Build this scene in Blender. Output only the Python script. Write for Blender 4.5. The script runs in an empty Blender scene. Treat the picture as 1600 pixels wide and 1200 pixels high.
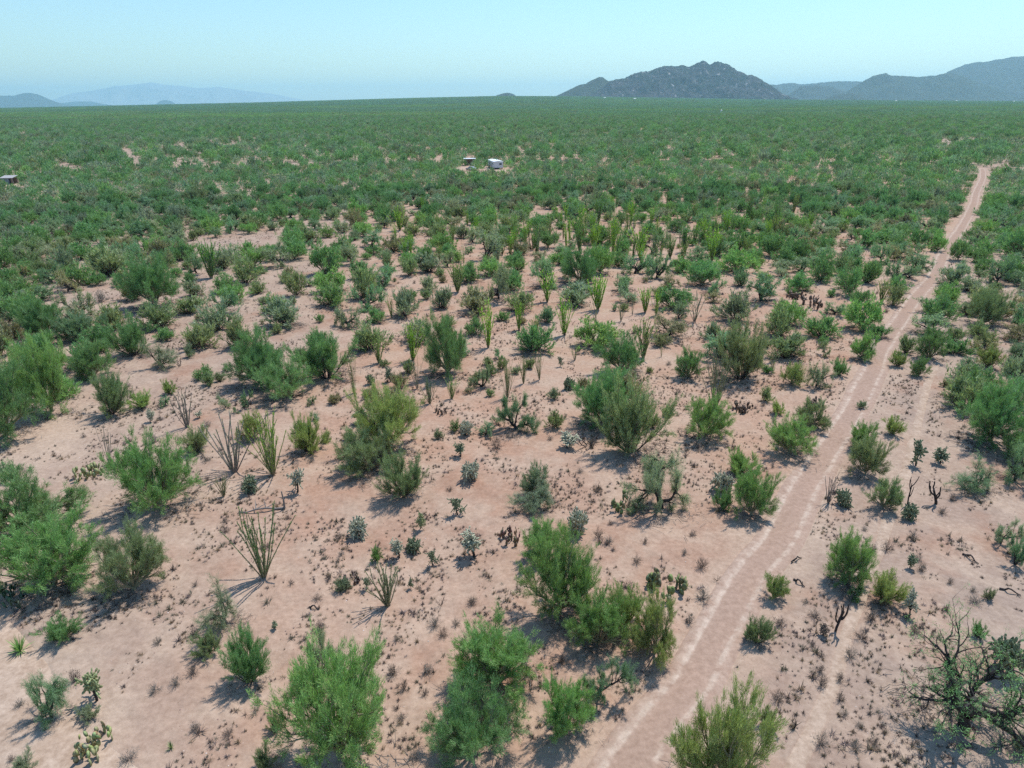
import bpy, math, random
import numpy as np
from mathutils import Matrix, Vector

S = bpy.context.scene
C = S.collection
RAD = math.radians
rng = np.random.default_rng(11)
random.seed(11)

# ------------------------------------------------------------------ camera, sky, sun, exposure
EYE = Vector((0.0, 0.0, 25.0))
FPX = 1067.0                       # focal length in pixels of the 1600 px wide photograph
PITCH = 22.34
ROLL = -0.34
cam_data = bpy.data.cameras.new('camera')
cam_data.sensor_width = 36.0
cam_data.lens = 36.0 * FPX / 1600.0
cam_data.clip_start = 0.5
cam_data.clip_end = 200000.0
cam = bpy.data.objects.new('camera', cam_data)
C.objects.link(cam)
CAM_ROT = Matrix.Rotation(RAD(90 - PITCH), 3, 'X') @ Matrix.Rotation(RAD(ROLL), 3, 'Z')
cam.matrix_world = Matrix.Translation(EYE) @ CAM_ROT.to_4x4()
S.camera = cam

SUN_EL, SUN_AZ = 62.0, 40.0        # azimuth counted from straight ahead towards the right
W = bpy.data.worlds.new('World')
S.world = W
W.use_nodes = True
wn, wl = W.node_tree.nodes, W.node_tree.links
wn.clear()
w_out = wn.new('ShaderNodeOutputWorld')
w_bg = wn.new('ShaderNodeBackground')
w_sky = wn.new('ShaderNodeTexSky')
w_sky.sky_type = 'NISHITA'
w_sky.sun_disc = False
w_sky.sun_elevation = RAD(SUN_EL)
w_sky.sun_rotation = RAD(SUN_AZ)
w_sky.altitude = 600.0
w_sky.air_density = 1.5
w_sky.dust_density = 0.3
w_sky.ozone_density = 3.0
w_bg.inputs['Strength'].default_value = 0.15
w_wb = wn.new('ShaderNodeMix'); w_wb.data_type = 'RGBA'; w_wb.blend_type = 'MULTIPLY'; w_wb.inputs[0].default_value = 1.0
w_wb.inputs[7].default_value = (0.76, 0.96, 1.10, 1)       # the camera's cool white balance, the same over the whole sky
wl.new(w_sky.outputs[0], w_wb.inputs[6]); wl.new(w_wb.outputs[2], w_bg.inputs['Color'])
wl.new(w_bg.outputs[0], w_out.inputs['Surface'])

sun_data = bpy.data.lights.new('sun', 'SUN')
sun_data.energy = 4.8
sun_data.angle = RAD(0.53)
sun_data.color = (1.0, 0.97, 0.925)
sun = bpy.data.objects.new('sun', sun_data)
C.objects.link(sun)
SUN_DIR = Vector((math.sin(RAD(SUN_AZ)) * math.cos(RAD(SUN_EL)), math.cos(RAD(SUN_AZ)) * math.cos(RAD(SUN_EL)), math.sin(RAD(SUN_EL))))
sun.rotation_euler = SUN_DIR.to_track_quat('Z', 'Y').to_euler()
sun.location = (40, 40, 90)

S.view_settings.view_transform = 'Standard'
S.view_settings.look = 'None'
S.view_settings.gamma = 1.0
S.view_settings.use_curve_mapping = False
S.view_settings.exposure = 0.0
S.render.engine = 'CYCLES'
S.cycles.max_bounces = 6
S.cycles.diffuse_bounces = 3
S.cycles.transmission_bounces = 4
S.cycles.volume_bounces = 3
S.cycles.use_denoising = False
HAZE_DENSITY = 3.9e-5
HAZE_COLOR = (0.54, 0.865, 1.0)
HAZE_ANISO = 0.3

# ------------------------------------------------------------------ geometry of the view
def ray(px, py):
    return (CAM_ROT @ Vector(((px - 800.0) / FPX, (600.0 - py) / FPX, -1.0)))

def at(px, py, z=0.0):
    """the point of the plain that the photograph shows at this pixel, and its depth"""
    d = ray(px, py)
    t = (z - EYE.z) / d.z
    return EYE.x + d.x * t, EYE.y + d.y * t, t

VIEW_INV = CAM_ROT.transposed()
def to_px(x, y, z=0.0):
    v = VIEW_INV @ (Vector((x, y, z)) - EYE)
    return 800.0 + FPX * v.x / -v.z, 600.0 - FPX * v.y / -v.z

_LAT = np.random.default_rng(5).random((8, 256, 256))
def vnoise(x, y, scale, k=0):
    """smooth value noise in -1..1"""
    x = np.asarray(x, float) / scale + 37.7 * k
    y = np.asarray(y, float) / scale + 11.3 * k
    xi, yi = np.floor(x).astype(int), np.floor(y).astype(int)
    u, v = x - xi, y - yi
    u, v = u * u * (3 - 2 * u), v * v * (3 - 2 * v)
    L = _LAT[k % 8]
    a, b = L[xi & 255, yi & 255], L[(xi + 1) & 255, yi & 255]
    c, d = L[xi & 255, (yi + 1) & 255], L[(xi + 1) & 255, (yi + 1) & 255]
    return ((a * (1 - u) + b * u) * (1 - v) + (c * (1 - u) + d * u) * v) * 2 - 1

def sstep(a, b, x):
    t = np.clip((np.asarray(x, float) - a) / (b - a), 0, 1)
    return t * t * (3 - 2 * t)

def catmull(pts, n):
    P = [np.array(p, float) for p in pts]
    P = [2 * P[0] - P[1]] + P + [2 * P[-1] - P[-2]]
    out = []
    for i in range(1, len(P) - 2):
        for t in np.linspace(0, 1, n, endpoint=False):
            out.append(0.5 * (2 * P[i] + (P[i + 1] - P[i - 1]) * t + (2 * P[i - 1] - 5 * P[i] + 4 * P[i + 1] - P[i + 2]) * t ** 2
                              + (3 * P[i] - P[i - 1] - 3 * P[i + 1] + P[i + 2]) * t ** 3))
    out.append(P[-2])
    return np.array(out)

# the dirt road, the two footpaths and the pale track in the near corner, as pixels of their centre lines
ROAD_PX = [(955, 1245), (1000, 1172), (1043, 1112), (1078, 1068), (1102, 1025), (1128, 975), (1154, 925), (1187, 878), (1219, 838), (1250, 772), (1294, 702), (1333, 640),
           (1360, 587), (1379, 540), (1407, 500), (1428, 468), (1461, 430), (1476, 395), (1490, 374), (1506, 350), (1520, 322), (1526, 300), (1535, 280), (1536, 270), (1535, 264)]
PATH_PX = [(1235, 1215), (1275, 1135), (1305, 1050), (1325, 985), (1347, 920), (1372, 862), (1388, 810), (1412, 750), (1422, 715), (1433, 665), (1447, 610), (1462, 570), (1476, 535)]
PATH2_PX = [(1570, 985), (1558, 920), (1540, 860), (1502, 800), (1486, 740), (1482, 690), (1494, 620)]
TRACK_PX = [(-260, 850), (-130, 925), (-60, 985), (0, 1060), (25, 1130), (75, 1190), (130, 1240), (240, 1320)]
def px_line(px, n=10):
    return catmull([at(*p)[:2] for p in px], n)
ROAD, PATH, PATH2, TRACK = px_line(ROAD_PX), px_line(PATH_PX), px_line(PATH2_PX), px_line(TRACK_PX)

def line_dist(x, y, line, reach):
    """distance to a polyline, inf where farther than reach"""
    x, y = np.asarray(x, float), np.asarray(y, float)
    out = np.full(x.shape, 1e9)
    lo, hi = line.min(0) - reach, line.max(0) + reach
    m = (x > lo[0]) & (x < hi[0]) & (y > lo[1]) & (y < hi[1])
    if not m.any():
        return out
    xs, ys = x[m], y[m]
    best = np.full(xs.shape, 1e9)
    for a, b in zip(line[:-1], line[1:]):
        d = b - a
        L2 = max(float(d @ d), 1e-9)
        t = np.clip(((xs - a[0]) * d[0] + (ys - a[1]) * d[1]) / L2, 0, 1)
        best = np.minimum(best, np.hypot(xs - a[0] - t * d[0], ys - a[1] - t * d[1]))
    out[m] = best
    return out

HORIZON_PX = [(-2400, 0), (-400, 0), (0, 1), (400, 6), (650, 11), (780, 13), (900, 12), (1050, 9), (1200, 6), (1400, 4), (1600, 2), (2400, 0), (4000, 0)]
def hz(x, y):
    """height of the ground"""
    x, y = np.asarray(x, float), np.asarray(y, float)
    r = np.hypot(x, y)
    px = 800 + FPX * np.where(y > 1, x / np.maximum(y, 1), np.sign(x) * 4) * 1.08
    rise = np.interp(px, [p[0] for p in HORIZON_PX], [p[1] for p in HORIZON_PX]) / FPX
    far = rise * np.minimum(r, 7000) * sstep(900, 6500, r) * sstep(-200, 400, y)
    near = 1 - sstep(90, 260, r)
    d = np.minimum(np.minimum(line_dist(x, y, ROAD, 8), line_dist(x, y, TRACK, 8)), np.minimum(line_dist(x, y, PATH, 8) + 1.0, line_dist(x, y, PATH2, 8) + 1.0))
    calm = 0.12 + 0.88 * sstep(1.0, 3.6, d)
    rel = (0.16 * vnoise(x, y, 9, 1) + 0.07 * vnoise(x, y, 2.6, 2)) * near * calm + (0.055 * vnoise(x, y, 0.9, 3) + 0.03 * vnoise(x, y, 0.45, 4)) * (1 - sstep(55, 110, r)) * calm
    return far + rel

def hz1(x, y):
    return float(hz(np.array([x]), np.array([y]))[0])

# ------------------------------------------------------------------ mesh helpers
def mesh_from(name, V, F, mats=(), fmat=None, smooth=False):
    me = bpy.data.meshes.new(name)
    V = np.asarray(V, dtype=np.float32).reshape(-1, 3)
    if isinstance(F, np.ndarray):
        n, k = F.shape
        me.vertices.add(len(V)); me.vertices.foreach_set('co', V.ravel())
        me.loops.add(n * k); me.loops.foreach_set('vertex_index', F.astype(np.int32).ravel())
        me.polygons.add(n); me.polygons.foreach_set('loop_start', np.arange(0, n * k, k, dtype=np.int32))
        me.polygons.foreach_set('loop_total', np.full(n, k, dtype=np.int32))
        me.update(calc_edges=True)
    else:
        me.from_pydata(V.tolist(), [], F)
        me.update()
    for m in mats:
        me.materials.append(m)
    if fmat is not None:
        me.polygons.foreach_set('material_index', np.asarray(fmat, dtype=np.int32))
    if smooth:
        me.polygons.foreach_set('use_smooth', np.ones(len(me.polygons), dtype=bool))
    return me

def link(name, data, parent=None, loc=None):
    o = bpy.data.objects.new(name, data)
    C.objects.link(o)
    if parent is not None:
        o.parent = parent
    if loc is not None:
        o.location = loc
    return o

def tag(o, label=None, cat=None, group=None, kind=None):
    if label: o['label'] = label
    if cat: o['category'] = cat
    if group: o['group'] = group
    if kind: o['kind'] = kind
    return o

class MB:
    """collects polygons"""
    def __init__(self):
        self.V, self.F = [], []
    def add(self, verts, faces):
        b = len(self.V)
        self.V += [tuple(v) for v in verts]
        self.F += [tuple(i + b for i in f) for f in faces]
    def box(self, x0, x1, y0, y1, z0, z1):
        self.add([(x0, y0, z0), (x1, y0, z0), (x1, y1, z0), (x0, y1, z0), (x0, y0, z1), (x1, y0, z1), (x1, y1, z1), (x0, y1, z1)],
                 [(0, 3, 2, 1), (4, 5, 6, 7), (0, 1, 5, 4), (1, 2, 6, 5), (2, 3, 7, 6), (3, 0, 4, 7)])
    def tube(self, pts, r0, r1, sides=5, cap=True, radii=None):
        pts = np.asarray(pts, float)
        n = len(pts)
        tang = np.gradient(pts, axis=0)
        tang /= np.linalg.norm(tang, axis=1)[:, None] + 1e-9
        ref = np.array([0.31, 0.87, 0.38])
        a = np.cross(tang, ref); a /= np.linalg.norm(a, axis=1)[:, None] + 1e-9
        b = np.cross(tang, a)
        rr = np.linspace(r0, r1, n) if radii is None else np.asarray(radii)
        ang = np.arange(sides) * 2 * math.pi / sides
        ring = pts[:, None, :] + rr[:, None, None] * (np.cos(ang)[None, :, None] * a[:, None, :] + np.sin(ang)[None, :, None] * b[:, None, :])
        base = len(self.V)
        self.V += [tuple(v) for v in ring.reshape(-1, 3)]
        for i in range(n - 1):
            for k in range(sides):
                k2 = (k + 1) % sides
                self.F.append((base + i * sides + k, base + i * sides + k2, base + (i + 1) * sides + k2, base + (i + 1) * sides + k))
        if cap:
            self.F.append(tuple(base + (n - 1) * sides + k for k in range(sides)))
            self.F.append(tuple(base + k for k in reversed(range(sides))))
    def mesh(self, name, mats=(), smooth=False):
        return mesh_from(name, self.V, self.F, mats, smooth=smooth)
    def build(self, name, mat, parent=None, loc=None, smooth=False):
        return link(name, self.mesh(name, (mat,), smooth), parent, loc)

# ------------------------------------------------------------------ materials
def new_mat(name):
    m = bpy.data.materials.new(name)
    m.use_nodes = True
    m.node_tree.nodes.clear()
    return m, m.node_tree.nodes, m.node_tree.links

def plain(name, col, rough=0.7, metal=0.0, var=0.12, scale=6.0):
    m, n, l = new_mat(name)
    out = n.new('ShaderNodeOutputMaterial'); p = n.new('ShaderNodeBsdfPrincipled')
    p.inputs['Roughness'].default_value = rough; p.inputs['Metallic'].default_value = metal
    tc = n.new('ShaderNodeTexCoord'); nz = n.new('ShaderNodeTexNoise'); nz.inputs['Scale'].default_value = scale; nz.inputs['Detail'].default_value = 5
    l.new(tc.outputs['Object'], nz.inputs['Vector'])
    mx = n.new('ShaderNodeMix'); mx.data_type = 'RGBA'
    mx.inputs[6].default_value = tuple(c * (1 - var) for c in col) + (1,)
    mx.inputs[7].default_value = tuple(min(1, c * (1 + var)) for c in col) + (1,)
    l.new(nz.outputs['Fac'], mx.inputs[0]); l.new(mx.outputs[2], p.inputs['Base Color'])
    l.new(p.outputs[0], out.inputs['Surface'])
    return m

def leaf_mat(name, tint=(1, 1, 1), trans=0.30, var=0.45, fixed=None):
    """leaf colour comes from each plant's own object colour, varied leaf by leaf"""
    m, n, l = new_mat(name)
    out = n.new('ShaderNodeOutputMaterial')
    oi = n.new('ShaderNodeObjectInfo'); geo = n.new('ShaderNodeNewGeometry')
    hsv = n.new('ShaderNodeHueSaturation')
    mr = n.new('ShaderNodeMapRange'); mr.inputs['To Min'].default_value = 1 - var; mr.inputs['To Max'].default_value = 1 + var
    l.new(geo.outputs['Random Per Island'], mr.inputs['Value']); l.new(mr.outputs[0], hsv.inputs['Value'])
    mh = n.new('ShaderNodeMath'); mh.operation = 'MULTIPLY'; mh.inputs[1].default_value = 17.37
    fr = n.new('ShaderNodeMath'); fr.operation = 'FRACT'
    mr2 = n.new('ShaderNodeMapRange'); mr2.inputs['To Min'].default_value = 0.478; mr2.inputs['To Max'].default_value = 0.522
    l.new(geo.outputs['Random Per Island'], mh.inputs[0]); l.new(mh.outputs[0], fr.inputs[0]); l.new(fr.outputs[0], mr2.inputs['Value']); l.new(mr2.outputs[0], hsv.inputs['Hue'])
    mul = n.new('ShaderNodeMix'); mul.data_type = 'RGBA'; mul.blend_type = 'MULTIPLY'; mul.inputs[0].default_value = 1.0
    mul.inputs[7].default_value = tuple(tint) + (1,)
    if fixed is None:
        l.new(oi.outputs['Color'], mul.inputs[6])
    else:                                   # scattered cover: one tone, varied plant by plant
        hv = n.new('ShaderNodeHueSaturation'); hv.inputs['Color'].default_value = tuple(fixed) + (1,)
        r1 = n.new('ShaderNodeMapRange'); r1.inputs['To Min'].default_value = 0.8; r1.inputs['To Max'].default_value = 1.22
        l.new(oi.outputs['Random'], r1.inputs['Value']); l.new(r1.outputs[0], hv.inputs['Value'])
        l.new(hv.outputs[0], mul.inputs[6])
    l.new(mul.outputs[2], hsv.inputs['Color'])
    dif = n.new('ShaderNodeBsdfPrincipled'); dif.inputs['Roughness'].default_value = 0.62; dif.inputs['Specular IOR Level'].default_value = 0.25
    tr = n.new('ShaderNodeBsdfTranslucent')
    tcol = n.new('ShaderNodeMix'); tcol.data_type = 'RGBA'; tcol.blend_type = 'MULTIPLY'; tcol.inputs[0].default_value = 1.0
    tcol.inputs[7].default_value = (1.25, 1.35, 0.75, 1)
    l.new(hsv.outputs[0], tcol.inputs[6])
    l.new(hsv.outputs[0], dif.inputs['Base Color']); l.new(tcol.outputs[2], tr.inputs['Color'])
    mix = n.new('ShaderNodeMixShader'); mix.inputs[0].default_value = trans
    l.new(dif.outputs[0], mix.inputs[1]); l.new(tr.outputs[0], mix.inputs[2]); l.new(mix.outputs[0], out.inputs['Surface'])
    return m

_TONED = {}
def toned(base, col):
    key = (base, tuple(round(c, 4) for c in col))
    if key not in _TONED:
        kw = {'leaf': {}, 'leaf_thin': dict(trans=0.4), 'dry': dict(trans=0.15, var=0.4)}[base]
        _TONED[key] = leaf_mat(base + '_scattered', fixed=col, **kw)
    return _TONED[key]

def soil_mat(name, tone):
    """desert soil: three soils mixed by the ground's own soil map, with mottling and grit"""
    m, n, l = new_mat(name)
    out = n.new('ShaderNodeOutputMaterial'); p = n.new('ShaderNodeBsdfPrincipled'); p.inputs['Roughness'].default_value = 0.95
    p.inputs['Specular IOR Level'].default_value = 0.1
    geo = n.new('ShaderNodeNewGeometry')
    def noise(scale, detail=6, rough=0.6):
        z = n.new('ShaderNodeTexNoise'); z.inputs['Scale'].default_value = scale; z.inputs['Detail'].default_value = detail; z.inputs['Roughness'].default_value = rough
        l.new(geo.outputs['Position'], z.inputs['Vector']); return z
    def mix(f, a, b, blend='MIX'):
        x = n.new('ShaderNodeMix'); x.data_type = 'RGBA'; x.blend_type = blend
        for sock, v in ((x.inputs[0], f), (x.inputs[6], a), (x.inputs[7], b)):
            if isinstance(v, (int, float)): sock.default_value = v
            elif isinstance(v, tuple): sock.default_value = v + (1,) if len(v) == 3 else v
            else: l.new(v, sock)
        return x.outputs[2]
    def ramp(src, a, b):
        r = n.new('ShaderNodeMapRange'); r.inputs['From Min'].default_value = a; r.inputs['From Max'].default_value = b; l.new(src, r.inputs['Value']); return r.outputs[0]
    PINK, TAN, PALE, REDDISH, GREEN = (0.398, 0.248, 0.172), (0.328, 0.246, 0.194), (0.465, 0.35, 0.262), (0.335, 0.186, 0.122), (0.06, 0.10, 0.05)
    if tone == 'ground':
        at_ = n.new('ShaderNodeAttribute'); at_.attribute_name = 'soil'
        sep = n.new('ShaderNodeSeparateColor'); l.new(at_.outputs['Color'], sep.inputs[0])
        c = mix(sep.outputs[0], TAN, PINK)
        c = mix(ramp(noise(0.16).outputs['Fac'], 0.5, 0.75), c, REDDISH)
        pale = n.new('ShaderNodeMath'); pale.operation = 'MULTIPLY'; l.new(ramp(noise(0.35).outputs['Fac'], 0.42, 0.62), pale.inputs[0]); pale.inputs[1].default_value = 0.55
        c = mix(pale.outputs[0], c, PALE)
        c = mix(sep.outputs[1], c, PALE)
        c = mix(sep.outputs[2], c, GREEN)
    elif tone == 'road':
        at_ = n.new('ShaderNodeAttribute'); at_.attribute_name = 'soil'
        sep = n.new('ShaderNodeSeparateColor'); l.new(at_.outputs['Color'], sep.inputs[0])
        nz = noise(1.3)
        mk = n.new('ShaderNodeMath'); mk.operation = 'MULTIPLY'; l.new(sep.outputs[0], mk.inputs[0]); l.new(ramp(nz.outputs['Fac'], 0.36, 0.56), mk.inputs[1])
        c = mix(ramp(noise(0.3).outputs['Fac'], 0.35, 0.7), (0.355, 0.244, 0.184), (0.390, 0.264, 0.198))
        c = mix(mk.outputs[0], c, (0.52, 0.405, 0.32))
    else:
        c = mix(ramp(noise(0.8).outputs['Fac'], 0.4, 0.65), (0.395, 0.286, 0.21), (0.475, 0.36, 0.275))
    c = mix(ramp(noise(3.2, 8, 0.7).outputs['Fac'], 0.35, 0.7), mix(1.0, c, (0.80, 0.77, 0.75), 'MULTIPLY'), mix(1.0, c, (1.14, 1.14, 1.14), 'MULTIPLY'))
    grit = n.new('ShaderNodeTexVoronoi'); grit.inputs['Scale'].default_value = 4.2; l.new(geo.outputs['Position'], grit.inputs['Vector'])
    gm = n.new('ShaderNodeMath'); gm.operation = 'MULTIPLY'; l.new(ramp(grit.outputs['Distance'], 0.16, 0.05), gm.inputs[0]); l.new(ramp(noise(0.9).outputs['Fac'], 0.5, 0.62), gm.inputs[1])
    if tone == 'ground':
        c = mix(gm.outputs[0], c, mix(1.0, c, (0.55, 0.52, 0.5), 'MULTIPLY'))
    l.new(c, p.inputs['Base Color'])
    bp = n.new('ShaderNodeBump'); bp.inputs['Strength'].default_value = 0.55 if tone == 'ground' else 0.3; bp.inputs['Distance'].default_value = 0.08
    l.new(noise(2.4, 9, 0.72).outputs['Fac'], bp.inputs['Height']); l.new(bp.outputs[0], p.inputs['Normal'])
    l.new(p.outputs[0], out.inputs['Surface'])
    return m

def rock_mat(name, base, rock, streak, scale, amount):
    m, n, l = new_mat(name)
    out = n.new('ShaderNodeOutputMaterial'); p = n.new('ShaderNodeBsdfPrincipled'); p.inputs['Roughness'].default_value = 0.95; p.inputs['Specular IOR Level'].default_value = 0.05
    geo = n.new('ShaderNodeNewGeometry'); mp = n.new('ShaderNodeMapping'); mp.inputs['Scale'].default_value = (scale, scale, scale * 0.34); mp.inputs['Rotation'].default_value = (0, RAD(18), 0)
    l.new(geo.outputs['Position'], mp.inputs['Vector'])
    def noise(s, d=6):
        z = n.new('ShaderNodeTexNoise'); z.inputs['Scale'].default_value = s; z.inputs['Detail'].default_value = d; z.inputs['Roughness'].default_value = 0.65; l.new(mp.outputs[0], z.inputs['Vector']); return z
    def ramp(src, a, b, k=1.0):
        r = n.new('ShaderNodeMapRange'); r.inputs['From Min'].default_value = a; r.inputs['From Max'].default_value = b; r.inputs['To Max'].default_value = k; l.new(src, r.inputs['Value']); return r.outputs[0]
    def mix(f, a, b):
        x = n.new('ShaderNodeMix'); x.data_type = 'RGBA'; l.new(f, x.inputs[0])
        for s_, v in ((x.inputs[6], a), (x.inputs[7], b)):
            if isinstance(v, tuple): s_.default_value = v + (1,)
            else: l.new(v, s_)
        return x.outputs[2]
    c = mix(ramp(noise(1.0).outputs['Fac'], 0.4, 0.62, amount), base, rock)
    c = mix(ramp(noise(4.5).outputs['Fac'], 0.60, 0.70, amount), c, streak)
    c = mix(ramp(noise(6.0).outputs['Fac'], 0.55, 0.45, 0.4), c, tuple(0.4 * v for v in base))
    l.new(c, p.inputs['Base Color'])
    bp = n.new('ShaderNodeBump'); bp.inputs['Strength'].default_value = 0.9; bp.inputs['Distance'].default_value = 0.35 / scale
    l.new(noise(2.2, 8).outputs['Fac'], bp.inputs['Height']); l.new(bp.outputs[0], p.inputs['Normal'])
    l.new(p.outputs[0], out.inputs['Surface'])
    return m

M = {
    'leaf': leaf_mat('leaf'),
    'leaf_thin': leaf_mat('leaf_thin', trans=0.4),
    'spine': leaf_mat('cactus_skin', trans=0.12, var=0.3),
    'dry': leaf_mat('dry_twig', trans=0.15, var=0.4),
    'bark': plain('bark', (0.085, 0.066, 0.055), 0.9),
    'bark_green': plain('green_bark', (0.25, 0.225, 0.135), 0.85),
    'bark_grey': plain('grey_bark', (0.20, 0.175, 0.155), 0.9),
    'bark_dark': plain('dark_bark', (0.035, 0.028, 0.026), 0.9),
    'ground': soil_mat('desert_soil', 'ground'),
    'road': soil_mat('road_soil', 'road'),
    'path': soil_mat('path_soil', 'path'),
    'white': plain('white_painted_metal', (0.80, 0.80, 0.80), 0.4, 0, 0.04),
    'offwhite': plain('weathered_white_sheet', (0.62, 0.62, 0.63), 0.5, 0, 0.08),
    'dark': plain('dark_opening', (0.02, 0.02, 0.022), 0.5),
    'tyre': plain('tyre_rubber', (0.025, 0.025, 0.025), 0.8),
    'wood': plain('weathered_wood', (0.24, 0.17, 0.13), 0.85),
    'steel': plain('galvanised_steel', (0.42, 0.43, 0.44), 0.45, 0.6),
    'glass': plain('window_glass', (0.03, 0.035, 0.045), 0.12, 0.0, 0.05),
    'teal': plain('blue_grey_paint', (0.22, 0.27, 0.29), 0.7),
    'tin': plain('dusty_tin', (0.36, 0.34, 0.33), 0.75),
    'body': plain('silver_car_paint', (0.50, 0.51, 0.53), 0.3, 0.3, 0.03),
}
# ------------------------------------------------------------------ the ground: one sheet to the horizon
def make_ground():
    az = np.concatenate([np.linspace(-180, -54, 34, endpoint=False), np.linspace(-54, 54, 380, endpoint=False), np.linspace(54, 180, 34, endpoint=False)])
    rr = np.concatenate([np.linspace(1.0, 12, 8, endpoint=False), np.geomspace(12, 180, 430, endpoint=False), np.geomspace(180, 43000, 140)])
    A, R = np.meshgrid(np.radians(az), rr)
    X, Y = R * np.sin(A), R * np.cos(A)
    Z = hz(X.ravel(), Y.ravel())
    d = line_dist(X.ravel(), Y.ravel(), ROAD, 8)
    Z -= 0.10 * (1 - sstep(1.25, 1.65, d))
    for ln, w in ((PATH, 0.28), (TRACK, 1.5)):
        dd = line_dist(X.ravel(), Y.ravel(), ln, 6)
        Z -= 0.08 * (1 - sstep(w, w + 0.35, dd))
    V = np.stack([X.ravel(), Y.ravel(), Z], 1)
    V = np.vstack([V, [[0, 0, 0]]])
    nr, na = R.shape
    i, j = np.meshgrid(np.arange(nr - 1), np.arange(na), indexing='ij')
    j2 = (j + 1) % na
    F = np.stack([(i * na + j), (i * na + j2), ((i + 1) * na + j2), ((i + 1) * na + j)], -1).reshape(-1, 4)
    F = F[:, ::-1].copy()
    me = mesh_from('ground', V, F, (M['ground'],), smooth=True)
    x, y = V[:, 0], V[:, 1]
    r = np.hypot(x, y)
    # soil map: pinkness, pale sand, scrub cover far out
    side = line_dist(x, y, ROAD, 400)
    rightness = sstep(-3, 5, x - np.interp(y, ROAD[:, 1], ROAD[:, 0]))
    pink = 1.0 - 0.75 * rightness - 0.2 * sstep(0.1, 0.5, vnoise(x, y, 17, 2))
    pink = np.clip(pink - 0.7 * sstep(-6, -22, x + 0.12 * y), 0, 1)
    pale = 0.25 * sstep(0.1, 0.6, vnoise(x, y, 21, 5)) + 0.35 * sstep(0.2, 0.6, vnoise(x, y, 6, 6)) * 0.6
    for px, py, rad_, k in ((10, 1090, 5, .7), (60, 1180, 5, .7), (40, 690, 7, .7), (30, 560, 9, .5), (120, 650, 8, .4), (735, 262, 16, .9), (775, 265, 7, .8), (30, 287, 12, .7),
                            (1420, 520, 3, .3), (950, 1180, 3.5, .5)):
        cx, cy, _ = at(px, py)
        pale = np.maximum(pale, k * (1 - sstep(rad_ * 0.45, rad_, np.hypot(x - cx, (y - cy)))))
    pale = np.maximum(pale, 0.55 * (1 - sstep(1.0, 2.9, side + 0.8 * vnoise(x, y, 1.7, 3))))
    green = sstep(1500, 5000, r)
    a = me.attributes.new('soil', 'FLOAT_COLOR', 'POINT')
    a.data.foreach_set('color', np.stack([pink, np.clip(pale, 0, 1), green, np.ones_like(pink)], 1).astype(np.float32).ravel())
    o = link('ground', me)
    tag(o, 'pink sandy desert floor running to the horizon', None, None, 'structure')

def ribbon(name, line, prof, mat, wob, label):
    """a worn strip laid on the soil; prof: (offset, drop, paleness) across it"""
    d = np.gradient(line, axis=0)
    d /= np.linalg.norm(d, axis=1)[:, None] + 1e-9
    nrm = np.stack([d[:, 1], -d[:, 0]], 1)
    V, col = [], []
    s = np.concatenate([[0], np.cumsum(np.linalg.norm(np.diff(line, axis=0), axis=1))])
    for k, (off, drop, pale) in enumerate(prof):
        o = off * (1 + wob * vnoise(s, s * 0 + (off > 0) * 50, 3.1, 4)) + 0.06 * vnoise(s, s * 0, 4.0, 5)
        p = line + nrm * o[:, None]
        z = hz(p[:, 0], p[:, 1]) + 0.012 - drop
        V.append(np.column_stack([p, z])); col.append(np.full(len(line), pale))
    n, k = len(line), len(prof)
    V = np.stack(V, 1).reshape(-1, 3)
    i, j = np.meshgrid(np.arange(n - 1), np.arange(k - 1), indexing='ij')
    F = np.stack([i * k + j, i * k + j + 1, (i + 1) * k + j + 1, (i + 1) * k + j], -1).reshape(-1, 4)
    me = mesh_from(name, V, F, (mat,), smooth=True)
    col = np.stack(col, 1).ravel()
    a = me.attributes.new('soil', 'FLOAT_COLOR', 'POINT')
    a.data.foreach_set('color', np.stack([col, col, col, np.ones_like(col)], 1).astype(np.float32).ravel())
    return tag(link(name, me), label, None, None, 'structure')

make_ground()
def densify(line, step):
    s = np.concatenate([[0], np.cumsum(np.linalg.norm(np.diff(line, axis=0), axis=1))])
    q = np.arange(0, s[-1], step)
    return np.column_stack([np.interp(q, s, line[:, 0]), np.interp(q, s, line[:, 1])])
ribbon('dirt_road', densify(ROAD, 0.45),
       [(o * .88, q, c) for o, q, c in [(-1.75, 0.22, .3), (-1.45, 0.03, .35), (-1.15, 0.0, .4), (-0.98, 0.015, .9), (-0.82, 0.03, 1.0), (-0.68, 0.06, .15), (-0.40, 0.02, 0), (0, -0.02, 0), (0.40, 0.02, 0), (0.68, 0.06, .15), (0.82, 0.03, .9), (0.98, 0.015, .8),
        (1.15, 0.0, .2), (1.45, 0.03, .2), (1.75, 0.22, .2)]], M['road'], 0.11, 'dirt road with two pale wheel tracks running to the horizon')
for nm, ln, w in (('footpath', PATH, 0.25),):
    ribbon(nm, densify(ln, 0.35), [(-w - .25, .2, 1), (-w, .02, 1), (0, .03, 1), (w, .02, 1), (w + .25, .2, 1)], M['path'], 0.3, 'narrow pale footpath worn into the sand beside the dirt road')
ribbon('dirt_track', densify(TRACK, 0.35), [(-2.3, .22, 1), (-1.8, .02, 1), (0, .02, 1), (1.8, .02, 1), (2.3, .22, 1)], M['path'], 0.15, 'pale sandy track in the near corner')

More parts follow.
